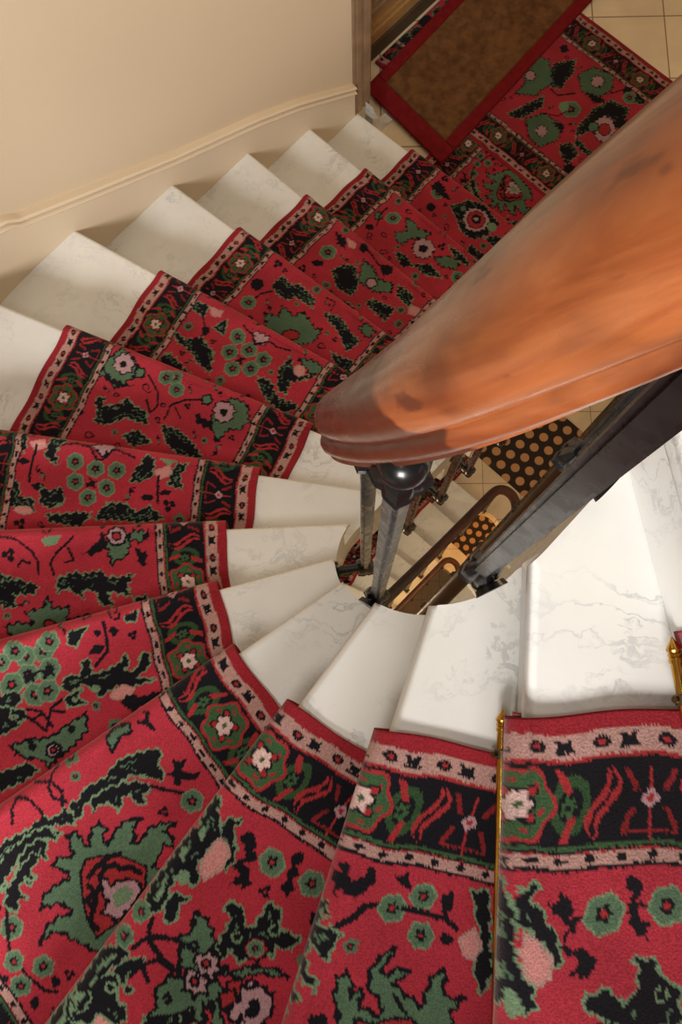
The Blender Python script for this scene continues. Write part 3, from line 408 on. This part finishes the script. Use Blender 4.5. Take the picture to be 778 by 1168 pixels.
# ------------------------------------------------------------------ steps
ORD = ['', 'first', 'second', 'third', 'fourth', 'fifth', 'sixth', 'seventh', 'eighth', 'ninth', 'tenth', 'eleventh', 'twelfth', 'thirteenth', 'fourteenth', 'fifteenth', 'sixteenth', 'seventeenth', 'eighteenth', 'nineteenth', 'twentieth']
def step_outline(k, front, over):
    """plan outline: nosing moved by `front` upstairs, back edge tucked `over` under the step above"""
    s, u = ST[k], ST[k-1]
    Pf = s['I'] + s['f'] * front; Pb = u['I'] + u['f'] * over
    qi0, qo0 = hit(Pf, s['e'], R), hit(Pf, s['e'], WALL); qi1, qo1 = hit(Pb, u['e'], R), hit(Pb, u['e'], WALL)
    inn = [path(q, R) for q in np.linspace(qi0, qi1, 14)]; out = [path(q, WALL) for q in np.linspace(qo1, qo0, 14)]
    return [(float(p[0]), float(-p[1])) for p in inn + out]
def step_mesh(k):
    bm = bmesh.new(); z = hgt(k)
    lo, hi = prism(bm, step_outline(k, 0, .05), z - .036, z)
    n = len(hi); es = []
    for ring in (lo, hi):
        es += [bm.edges.get((ring[-1], ring[0]))] + [bm.edges.get((ring[i], ring[i+1])) for i in range(13)]
    bmesh.ops.bevel(bm, geom=[x for x in es if x], offset=.011, segments=4, profile=.5, affect='EDGES')
    prism(bm, step_outline(k, .016 if k == -1 else .022, .045), z - RISE + .001, z - .034)
    bmesh.ops.recalc_face_normals(bm, faces=bm.faces)
    me = bpy.data.meshes.new('marble_step'); bm.to_mesh(me); bm.free()
    me.polygons.foreach_set('use_smooth', [True] * len(me.polygons)); me.set_sharp_from_angle(angle=math.radians(35)); me.materials.append(M_MARBLE); return me
STEP_MESH = {k: step_mesh(k) for k in range(-7, 13)}
STEP_LABEL = {-1: 'highest white marble step at the right edge, its bright riser showing',
 0: 'broad white marble step beside black iron bar, second from top of the stairs',
 1: 'white marble wedge step third from top, left brass rod finial at its back',
 2: 'white marble wedge step at the foot of the big foreground baluster, fourth from top',
 3: 'white marble wedge step fifth from top, pointing at the iron baluster foot'}
for k in range(-3, 13):
    o = bpy.data.objects.new('marble_step', STEP_MESH[k]); link(o)
    n = TOP - k
    lab = STEP_LABEL.get(k) or (f'white marble step under the red runner, {ORD[n]} one up from the carpeted landing')
    if k == 12: lab = 'veined white marble step nearest the brown doormat, lowest of the upper flight'
    tag(o, lab, 'step', 'marble steps of the upper flight')
for k in list(range(-7, 1)) + list(range(4, 13)):
    o = bpy.data.objects.new('marble_step', STEP_MESH[k]); o.location = (0, 0, -FLOOR_H); link(o)
    side = 'left' if k > 3 else 'right'
    tag(o, f'cream marble step one storey down, {side} of gap, {ORD[TOP-k if k > 3 else k+8]} {"above lower" if k > 3 else "below upper"} landing', 'step', 'marble steps of the lower flight')
for k in range(5, 13):
    o = bpy.data.objects.new('marble_step', STEP_MESH[k]); o.location = (0, 0, -2 * FLOOR_H); link(o)
    tag(o, f'amber-lit marble step two storeys down in the gap, {ORD[TOP-k]} above its landing', 'step', 'marble steps of the bottom flight')
# ------------------------------------------------------------------ runner
def runner_mesh(ks, fine, dv):
    pat = [runner_patch(k, fine(k), dv(k)) for k in ks]
    if 12 in ks:      # the tail lying on the landing
        O = ab(1.655, CB - R - .294)
        P, c = flat_patch(14, O, -NN, U, W, .29, 0., .004); pat.append(skirt(P, c))
    return mesh_grid('stair_runner', pat, M_CARPET)
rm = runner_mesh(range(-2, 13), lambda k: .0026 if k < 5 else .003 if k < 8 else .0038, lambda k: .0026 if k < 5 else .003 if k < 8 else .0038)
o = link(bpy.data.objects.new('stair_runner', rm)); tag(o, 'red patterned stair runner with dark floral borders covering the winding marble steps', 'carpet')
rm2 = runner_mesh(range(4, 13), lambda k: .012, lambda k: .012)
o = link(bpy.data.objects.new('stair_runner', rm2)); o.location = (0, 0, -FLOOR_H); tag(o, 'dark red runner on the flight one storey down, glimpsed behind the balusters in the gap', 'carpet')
# landing carpet: s across (a direction), t along (b direction)
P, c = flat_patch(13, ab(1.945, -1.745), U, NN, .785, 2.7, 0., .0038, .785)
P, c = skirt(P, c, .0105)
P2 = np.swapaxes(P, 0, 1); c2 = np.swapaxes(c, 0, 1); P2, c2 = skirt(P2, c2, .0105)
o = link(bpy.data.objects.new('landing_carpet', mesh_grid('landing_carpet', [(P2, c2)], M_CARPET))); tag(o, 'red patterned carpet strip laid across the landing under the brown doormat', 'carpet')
# ------------------------------------------------------------------ brass stair rods
def stair_rod(p0, p1, zr, brk, label):
    root = empty('stair_rod', w3(p0, zr)); tag(root, label, 'stair rod', 'brass stair rods')
    d = Vector(w3(p1, 0)) - Vector(w3(p0, 0)); d.normalize(); L = (Vector(w3(p1, 0)) - Vector(w3(p0, 0))).length
    M = d.to_track_quat('Z', 'Y').to_matrix().to_4x4()
    bm = bmesh.new(); r = .0062
    lathe(bm, [(r, .012), (r, L)], M, 20); from_bm('rod', bm, M_BRASS, root)
    bm = bmesh.new(); lathe(bm, [(.0005, -.014), (.003, -.009), (.0078, -.002), (.0082, .000), (.0074, .0015), (.0062, .003), (.0072, .004), (.0072, .0065), (.006, .0075), (.0074, .009), (.0074, .013)], M, 24); from_bm('finial', bm, M_BRASS, root)
    bm = bmesh.new(); lathe(bm, [(.0072, 0), (.0088, .001), (.0088, .011), (.0072, .012)], M @ Matrix.Translation((0, 0, brk)), 20)
    sd = Vector((-1, 0, 0)); q = d * (brk + .006)
    b = from_bm('bracket', bm, M_SCREW, root)
    bm = bmesh.new(); tube(bm, q + sd * .006 + Vector((0, 0, .002)), q + sd * .0115 + Vector((0, 0, .006)), .0038, .0034, 12); from_bm('screw', bm, M_SCREW, b)
stair_rod(np.array([.172, .052]), np.array([.128, .80]), EYE - 1.03, .034, 'thin brass stair rod with pointed finial, left one of the two')
stair_rod(np.array([.3215, -.027]), np.array([.364, .36]), EYE - .857, .044, 'brass stair rod with pointed finial at the right edge, below the highest riser')
# ------------------------------------------------------------------ handrail
def rail_r(q): return .102 + .013 * (1 - min(max((q - .35) / 1.9, 0), 1)) + .013 * min(max(-q / .6, 0), 1)
def rail_nodes():
    nd = [(-(A_END - CA), -8), (-1.05, -5.9)]
    for k in range(-4, 13):
        s = ST[k]; nd.append((hit(s['I'], s['e'], R), k))
    nd.append((math.pi + A_END - CA + .03, 12.25)); return nd
RN = rail_nodes()
def rail_k(q): return float(np.interp(q, [a for a, _ in RN], [b for _, b in RN]))
RAIL_UP = .805
def rail_z(q): return hgt(rail_k(q)) + RAIL_UP
def rail_path():
    pts = []
    L = A_END - CA
    for q in np.concatenate([np.linspace(-L, -.02, 34), np.linspace(0, math.pi, 60), np.linspace(math.pi + .02, math.pi + L, 36)]): pts.append((path(q, rail_r(q)), rail_z(q)))
    z0, z1 = rail_z(math.pi + L), rail_z(-L) - FLOOR_H; C2 = CC + U * L
    for i in range(1, 31):
        t = math.pi * i / 30; rr = .102 + .026 * i / 30; pts.append((C2 + rr * (-NN * math.cos(t) + U * math.sin(t)), z0 + (z1 - z0) * i / 30))
    pts = [np.array([p[0], -p[1], z]) for p, z in pts]
    A = np.array(pts)
    for _ in range(10):
        A[1:-1] = .25 * A[:-2] + .5 * A[1:-1] + .25 * A[2:]
    return A
RP = rail_path()
half = [(0, .0385), (.010, .0378), (.019, .0355), (.026, .0315), (.0305, .026), (.0328, .0195), (.0332, .0135), (.0318, .0085), (.0290, .0052), (.0272, .0035), (.0272, .0018), (.0290, .0005), (.0312, -.0020), (.0322, -.0060), (.0310, -.0100), (.0280, -.0128), (.0235, -.0140), (.0235, -.020)]
PROF = half + [(-x, y) for x, y in reversed(half[1:])]
def rail_mesh(m):
    bm = bmesh.new(); pts = [Vector(p) for p in RP]; fr = []
    for i, p in enumerate(pts):
        t = (pts[min(i+1, len(pts)-1)] - pts[max(i-1, 0)]).normalized(); h = Vector((t.y, -t.x, 0))
        if i in (0, len(pts) - 1): h = Vector((float(NN[0]), -float(NN[1]), 0)) * (1 if i == 0 else 1)
        h.normalize(); t2 = t if i not in (0, len(pts)-1) else t
        y = h.cross(t2); y = y if y.z > 0 else -y; y.normalize(); fr.append((h, y))
    sweep(bm, pts, fr, PROF)
    me = bpy.data.meshes.new('handrail'); bmesh.ops.recalc_face_normals(bm, faces=bm.faces); bm.to_mesh(me); bm.free()
    n = len(PROF); acc = 0; g = np.zeros((len(pts) * n, 3), np.float32)
    for i in range(len(pts)):
        if i: acc += (pts[i] - pts[i-1]).length
        for j in range(n): g[i*n + j] = (acc, PROF[j][0], PROF[j][1])
    tn = np.zeros(len(pts) * n, np.float32)
    for i in range(len(pts)):
        for j in range(n): tn[i*n + j] = np.clip((i - 55) / 7, 0, 1) * np.clip((112 - i) / 12, 0, 1)
    at = me.attributes.new('tint', 'FLOAT', 'POINT'); at.data.foreach_set('value', tn)
    at = me.attributes.new('grain', 'FLOAT_VECTOR', 'POINT'); at.data.foreach_set('vector', g.ravel())
    me.polygons.foreach_set('use_smooth', [True] * len(me.polygons)); me.set_sharp_from_angle(angle=math.radians(50)); me.materials.append(m); return me
o = link(bpy.data.objects.new('handrail', rail_mesh(M_RAIL))); tag(o, 'big glossy orange-brown wooden handrail sweeping across the foreground', 'handrail')
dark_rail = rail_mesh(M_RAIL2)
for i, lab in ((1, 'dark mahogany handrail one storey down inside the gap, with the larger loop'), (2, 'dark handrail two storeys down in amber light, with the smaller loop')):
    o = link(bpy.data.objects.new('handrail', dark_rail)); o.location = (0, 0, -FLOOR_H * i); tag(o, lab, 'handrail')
# ------------------------------------------------------------------ balusters
def leafy(bm, r, h, z0, ang, n=32):
    """square leafy collar"""
    def wob(t, z):
        c = math.cos(4 * (t - ang)); return 1 + .13 * c + .05 * math.cos(12 * (t - ang))
    lathe(bm, [(r*.55, z0), (r*.95, z0 + h*.08), (r*1.12, z0 + h*.25), (r*.92, z0 + h*.36), (r*1.05, z0 + h*.5), (r*.9, z0 + h*.72), (r*.62, z0 + h*.92), (r*.5, z0 + h)], Matrix(), n, wob)
def baluster_mesh(wx, wy, H):
    pass
def baluster(P, zb, zt, rot, wx, wy, radial, arm, label, group, z_off=0, ball=True, s=1.):
    root = empty('baluster', w3(P, zb + z_off)); root.rotation_euler = (0, 0, rot); tag(root, label, 'baluster', group)
    H = zt - zb
    bm = bmesh.new(); top = H - (.034 if ball else .0)
    v = box(bm, wx, wy, top - .02, Matrix.Translation((0, 0, (top + .02) / 2)))
    bmesh.ops.bevel(bm, geom=[e for e in bm.edges if abs(e.verts[0].co.z - e.verts[1].co.z) > .1], offset=.0045, segments=2, affect='EDGES')
    from_bm('shaft', bm, M_IRON, root)
    bm = bmesh.new(); leafy(bm, .018 * s, .046 * s, -.012, math.pi / 4); from_bm('foot', bm, M_IRON, root)
    if ball:
        bm = bmesh.new()
        r = max(wx, wy) * .92
        leafy(bm, r, .03, top - .03, math.pi / 4); from_bm('capital', bm, M_IRON, root)
        bm = bmesh.new(); lathe(bm, [(.007, -.017), (.012, -.0135), (.016, -.007), (.0172, 0), (.016, .007), (.012, .0135), (.005, .017)], Matrix.Translation((0, 0, top + .012)), 28); from_bm('ball', bm, M_IRON, root)
    bm = bmesh.new(); d = Vector((math.cos(radial - rot), math.sin(radial - rot), 0)); tube(bm, Vector((0, 0, .012)), d * arm + Vector((0, 0, .012)), .0085, .0085, 14)
    tube(bm, d * (arm - .008) + Vector((0, 0, .012)), d * arm + Vector((0, 0, .012)), .019, .022, 18); from_bm('bracket', bm, M_IRON, root)
    return root
def wang(v): return math.atan2(-v[1], v[0])
def bal_at(k, P=None, rot=None, wx=.03, wy=.03, zb=None, lab='', grp='iron balusters of the upper flight', z_off=0, ball=True, off=.098, s=1.):
    q = hit(ST[k]['I'], ST[k]['e'], R)
    if P is None: P = path(q, off)
    # nearest outward direction and distance to the well face
    d = P - CC; t = max(float(d @ U), 0); rad = d - U * t; L = float(np.hypot(*rad)); rad = rad / L
    qq = math.acos(max(-1, min(1, float(rad @ NN)))) if t == 0 else (-t if rad @ NN > 0 else math.pi + t)
    zb = hgt(k) - .13 if zb is None else zb
    rp = RP[:, :2] - np.array([P[0], -P[1]]); i = int(np.argmin(np.hypot(rp[:, 0], rp[:, 1]) + (np.abs(RP[:, 2] - (hgt(k) + RAIL_UP)) > .5) * 9)); zt = float(RP[i, 2]) - (.05 if k == 2 else .028)
    return baluster(P, zb, zt, wang(rad) if rot is None else rot, wx, wy, wang(rad), R - L + .002, lab, grp, z_off, ball, s)
G0 = 'iron balusters of the upper flight'
def pol(an, r): return CC + r * np.array([math.cos(math.radians(an)), math.sin(math.radians(an))])
bal_at(0, pol(64, .121), math.radians(-128), .022, .025, hgt(0) - .13, 'thick flat black iron baluster slanting to the right edge beside the broad step', s=1.2)
bal_at(2, pol(123, .124), math.radians(-55), .0195, .0195, hgt(2) - .13, 'big shiny black iron baluster with ball top under the handrail tip')
bal_at(4, pol(170, .087), None, .018, .018, hgt(4) - .11, 'dark iron baluster close left of the big foreground one, bracketed to the well edge')
bal_at(-1, ab(.318, .009), None, .014, .014, hgt(-1) - .13, 'black iron baluster hidden behind the thick flat one, only foot and edge showing')
for k, P, n in ((6, ab(.351, -.170), 'first'), (7, ab(.503, -.174), 'second'), (8, ab(.66, -.182), 'third')):
    bal_at(k, P, None, 0.0175, 0.0175, None, f'dark iron baluster against cream lower steps, {n} one behind the big foreground baluster')
for k in (9, 10, 11, 12):
    bal_at(k, None, None, 0.0175, 0.0175, None, f'dark iron baluster under the straight handrail, {ORD[13-k]} one up from the landing', off=.09)
for k in (5, 6, 7, 8, 9, 10, 11, 12):
    bal_at(k, None, None, 0.0175, 0.0175, None, f'small black baluster one storey down, left side, {ORD[13-k]} up from the dotted mat', 'iron balusters one storey down', -FLOOR_H, False, .09)
for k in (-6, -5, -4, -3, -2):
    bal_at(k, None, None, 0.0175, 0.0175, None, f'black baluster one storey down, right side, {ORD[k+8]} below its upper landing', 'iron balusters one storey down', -FLOOR_H, False, .09)
for k in (8, 9, 10, 11, 12):
    bal_at(k, None, None, 0.0175, 0.0175, None, f'tiny black baluster two storeys down in amber light, {ORD[13-k]} above its landing', 'iron balusters two storeys down', -2*FLOOR_H, False, .09)
# ------------------------------------------------------------------ setting
def struct(o): o['kind'] = 'structure'; return o
def curved_wall(name, q0, q1, off, th, zlo, zhi, m, n=90, zl=None, zh=None, prof=None):
    bm = bmesh.new(); rings = []
    for q in np.linspace(q0, q1, n):
        a, b = path(q, off), path(q, off + th); lo = zl(q) if zl else zlo; hi = zh(q) if zh else zhi
        rings.append([bm.verts.new(w3(a, lo)), bm.verts.new(w3(a, hi)), bm.verts.new(w3(b, hi)), bm.verts.new(w3(b, lo))])
    for r0, r1 in zip(rings[:-1], rings[1:]):
        for i in range(4): bm.faces.new((r0[i], r0[(i+1) % 4], r1[(i+1) % 4], r1[i]))
    bm.faces.new(rings[0]); bm.faces.new(rings[-1][::-1]); return from_bm(name, bm, m)
QL_END = math.pi + 1.605 - CA
WOFF = WALL + .012
struct(curved_wall('wall_left', math.pi * .62, QL_END, WOFF, .2, -FLOOR_H * 3, 3.6, M_WALL))
struct(curved_wall('unseen_wall_right', -3.2, math.pi * .40, WOFF, .2, -FLOOR_H * 3, 2.66, M_WALL)); struct(curved_wall('unseen_wall_front', math.pi * .40 + .002, math.pi * .62 - .002, WOFF, .2, -FLOOR_H * 3, 1.95, M_WALL))  # unseen walls, tops shaped so the window light falls off on the nearest steps
# raking baseboard with a double moulding
TZ = sorted([(1.609, .34), (1.314, .53), (1.108, .64), (.781, .79), (.471, .95), (.2083, 1.09)])
def trim_z(q):
    if q >= math.pi: return float(np.interp(q - math.pi + CA, [a for a, _ in TZ], [z for _, z in TZ]))
    return TZ[0][1] + (math.pi - q) * WALL * .40
bm = bmesh.new(); rings = []
tp = [(0, -.62), (.012, -.62), (.012, -.042), (.022, -.038), (.026, -.031), (.022, -.025), (.0130, -.022), (.0130, -.015), (.022, -.012), (.025, -.006), (.020, .001), (0, .004)]
for q in np.linspace(math.pi * .55, QL_END, 110):
    rings.append([bm.verts.new(w3(path(q, WOFF - x), trim_z(q) + y)) for x, y in tp])
for r0, r1 in zip(rings[:-1], rings[1:]):
    for i in range(len(tp)): bm.faces.new((r0[i], r0[(i+1) % len(tp)], r1[(i+1) % len(tp)], r1[i]))
bm.faces.new(rings[0]); bm.faces.new(rings[-1][::-1]); struct(from_bm('baseboard_left', bm, M_SKIRT))
# landings with the notch of the well
def landing(name, z, m, zl=.15):
    L = A_END; C2a = L; pts = [(1.645, -1.446 - CB * 0 - .094), (1.645, CB - R)]
    pts = [(1.645, CB - WALL - .2)] + [(1.645, CB - R)]
    for i in range(25):
        t = math.pi * i / 24; pts.append((C2a + max(R * math.sin(t), .085), CB - R * math.cos(t)))
    pts += [(1.645, CB + R), (1.645, CB + WALL + .2), (4.2, CB + WALL + .2), (4.2, CB - WALL - .6), (1.645, CB - WALL - .6)]
    bm = bmesh.new(); prism(bm, abpoly(*pts), z - zl, z); return struct(from_bm(name, bm, m, smooth=False))
landing('floor', 0, M_TILE); landing('floor_2', -FLOOR_H, M_TILE); landing('floor_3', -2*FLOOR_H, M_TILE)
bm = bmesh.new(); abbox(bm, -2.2, 4.2, -2.2, 2.2, -3*FLOOR_H - .2, -3*FLOOR_H); struct(from_bm('floor_4', bm, M_TILE, smooth=False))
# wall beyond the doorway, far landing wall
bw = CB - WOFF
bm = bmesh.new(); abbox(bm, 2.95, 4.2, bw - .2, bw, 0, 3.6); struct(from_bm('wall_left_2', bm, M_WALL, smooth=False)); bm = bmesh.new(); abbox(bm, 1.607, 2.95, bw - .2, bw, 2.152, 3.6); struct(from_bm('wall_left_3', bm, M_WALL, smooth=False))
bm = bmesh.new(); abbox(bm, 4.2, 4.35, -2.2, 2.2, -3 * FLOOR_H, 3.6); struct(from_bm('wall_back', bm, M_WALL, smooth=False))
# architrave
def molded(bm, a0, a1, b0, b1, z0, z1):
    abbox(bm, a0, a1, b0, b1, z0, z1)
bm = bmesh.new()
for x0, x1, d in ((1.607, 1.622, .006), (1.622, 1.645, .012), (1.645, 1.662, .007), (1.662, 1.688, .014), (1.688, 1.702, .005)): molded(bm, x0, x1, bw - .21, bw + d, .172, 2.15)
struct(from_bm('trim_1', bm, M_JAMB, smooth=False))
# panelled door standing back in the doorway
droot = empty('door_1', w3(ab(2.3, -1.76), 0)); droot['kind'] = 'structure'
def dpart(name, m, boxes):
    bm = bmesh.new(); l = Vector(w3(ab(2.3, -1.76), 0))
    for a0, a1, b0, b1, z0, z1 in boxes: abbox(bm, a0, a1, b0, b1, z0, z1)
    bmesh.ops.translate(bm, verts=bm.verts, vec=-l); return from_bm(name, bm, m, droot, smooth=False)
dpart('kick_board', M_DARKW, [(1.715, 2.94, -1.80, -1.762, .004, .075)])
dpart('bottom_rail', M_DOOR, [(1.715, 2.94, -1.80, -1.775, .075, .125), (1.715, 2.94, -1.80, -1.762, .125, .150), (1.715, 2.94, -1.80, -1.770, .150, .175), (1.715, 2.94, -1.80, -1.782, .175, 2.14)])
dpart('panel', M_JAMB, [(1.90, 2.73, -1.784, -1.778, .235, 1.0), (1.90, 2.73, -1.784, -1.764, .235, .262), (1.90, 2.73, -1.784, -1.770, .262, .29), (1.90, 2.73, -1.784, -1.764, .335, .352)])
# white marble block at the foot of the architrave
bm = bmesh.new()
ring0 = []
prof = []
for i in range(9):
    t = i / 8; prof.append((1.79 - .125 * t, .012 + .19 * t ** 2.2))
for a, z in prof: ring0.append([bm.verts.new(w3(ab(a, bb), zz)) for bb, zz in ((bw + .012, z), (bw + .055, z - .002), (bw + .055, -.0), (bw + .012, -.0))])
for r0, r1 in zip(ring0[:-1], ring0[1:]):
    for i in range(4): bm.faces.new((r0[i], r0[(i+1) % 4], r1[(i+1) % 4], r1[i]))
bm.faces.new(ring0[0]); bm.faces.new(ring0[-1][::-1]); struct(from_bm('trim_2', bm, M_MARBLE))
# ------------------------------------------------------------------ mats
def doormat():
    c0 = np.array([.050, -2.50]) - .035 * np.array([.652, -.758]); e1 = np.array([.655, .756]); e2 = np.array([.652, -.758])
    # corners from the photo: near-left c0, near-right along e1
    W1, L1, bd = .485, 1.15, .055
    root = empty('doormat', w3(c0 + e1 * W1/2 + e2 * L1/2, .014)); tag(root, 'brown coir doormat with dark red border lying askew over the landing carpet', 'doormat')
    l = Vector(root.location)
    def slab(name, rects, m, z0, z1):
        bm = bmesh.new()
        for s0, s1, t0, t1 in rects:
            prism(bm, [(float(p[0]), float(-p[1])) for p in (c0 + e1*s0 + e2*t0, c0 + e1*s1 + e2*t0, c0 + e1*s1 + e2*t1, c0 + e1*s0 + e2*t1)], z0, z1)
        bmesh.ops.bevel(bm, geom=[e for e in bm.edges if e.verts[0].co.z > z1 - 1e-5 and e.verts[1].co.z > z1 - 1e-5], offset=.003, segments=2, affect='EDGES')
        bmesh.ops.translate(bm, verts=bm.verts, vec=-l); return from_bm(name, bm, m, root)
    slab('coir_pile', [(bd, W1 - bd, bd + .03, L1 - bd)], M_COIR, .0145, .0275)
    slab('red_border', [(0, W1, 0, bd + .03), (0, W1, L1 - bd, L1), (0, bd, bd + .03, L1 - bd), (W1 - bd, W1, bd + .03, L1 - bd)], M_MATRED, .0145, .026)
doormat()
def dotted(z, a0, a1, b0, b1, label):
    bm = bmesh.new(); c = w3(ab((a0 + a1) / 2, (b0 + b1) / 2), z)
    prism(bm, [(-(a1-a0)/2, -(b1-b0)/2), ((a1-a0)/2, -(b1-b0)/2), ((a1-a0)/2, (b1-b0)/2), (-(a1-a0)/2, (b1-b0)/2)], .001, .01)
    o = from_bm('dotted_mat', bm, M_DOTS, smooth=False, loc=c); o.rotation_euler = (0, 0, math.atan2(-U[1], U[0])); tag(o, label, 'mat', 'dotted mats on the lower landings')
dotted(-FLOOR_H, 2.0, 2.76, -.56, .5, 'dark brown mat with round tan dots on the landing one storey down')
dotted(-2 * FLOOR_H, 2.0, 2.76, -.56, .5, 'smaller-looking dotted brown mat two storeys down, framed by the rail loop')
# ------------------------------------------------------------------ camera
F, H0, NX, NY = 930., .88, 412., 772.
n = np.array([NX - 389, NY - 584, F]); n /= np.linalg.norm(n)
ex = np.array([1., 0, 0]); ex -= n * (ex @ n); ex /= np.linalg.norm(ex); ey = np.cross(n, ex)
right = Vector((ex[0], -ey[0], -n[0])); down = Vector((ex[1], -ey[1], -n[1])); fwd = Vector((ex[2], -ey[2], -n[2]))
cam = bpy.data.cameras.new('camera'); co = bpy.data.objects.new('camera', cam); COL.objects.link(co)
Mx = Matrix((right, -down, -fwd)).transposed().to_4x4(); Mx.translation = (0, 0, EYE); co.matrix_world = Mx
cam.sensor_width = 36; cam.sensor_fit = 'AUTO'; cam.lens = F / 1168 * 36; cam.clip_start = .01; cam.clip_end = 60
scene.camera = co
# ------------------------------------------------------------------ light
def area(name, loc, target, size, power, colr, size_y=None):
    l = bpy.data.lights.new(name, 'AREA'); l.energy = power; l.color = colr; l.size = size
    if size_y: l.shape = 'RECTANGLE'; l.size_y = size_y
    o = bpy.data.objects.new(name, l); o.location = loc; COL.objects.link(o)
    o.rotation_euler = (Vector(target) - Vector(loc)).to_track_quat('-Z', 'Y').to_euler(); return o
def point(name, loc, power, colr, r=.15):
    l = bpy.data.lights.new(name, 'POINT'); l.energy = power; l.color = colr; l.shadow_soft_size = r
    o = bpy.data.objects.new(name, l); o.location = loc; COL.objects.link(o); return o
area('window_light', (-1.3, -6.3, 5.6), (-.1, .6, 1.2), 2.6, 1020, (1, .955, .895))
area('skylight', (.5, 1.6, 6.4), (.3, 1.3, 0), 1.6, 26, (1, .80, .56))
sp = bpy.data.lights.new('stair_fill_spot', 'SPOT'); sp.energy = 320; sp.color = (1, .95, .9); sp.spot_size = math.radians(25); sp.spot_blend = 1; sp.shadow_soft_size = .5  # added spot with no real fixture, brightens the left-hand steps
so = bpy.data.objects.new('stair_fill_spot', sp); so.location = (-1.0, -1.2, 6.0); COL.objects.link(so); so.rotation_euler = (Vector((-.5, -.12, 1.7)) - Vector(so.location)).to_track_quat('-Z', 'Y').to_euler()
point('landing_fill', (1.3, 2.1, 2.5), 26, (1, .76, .46), .35)  # added warm fill over the landing, stands for no fixture
point('lower_lamp', tuple(w3(ab(-.1, -.75), -FLOOR_H + 2.7)), 34, (1, .82, .56))
point('lower_lamp', tuple(w3(ab(2.2, .5), -FLOOR_H + 2.2)), 20, (1, .82, .6))
point('bottom_lamp', tuple(w3(ab(.2, -.8), -2*FLOOR_H + 2.5)), 60, (1, .62, .26))
point('bottom_lamp', tuple(w3(ab(2.2, .3), -2*FLOOR_H + 2.0)), 44, (1, .62, .28))
wd = bpy.data.worlds.new('world'); scene.world = wd; wd.use_nodes = True
bg = wd.node_tree.nodes['Background']; bg.inputs[0].default_value = (1, .91, .79, 1); bg.inputs[1].default_value = .2
scene.view_settings.view_transform = 'Standard'; scene.view_settings.look = 'None'; scene.view_settings.exposure = 0.0
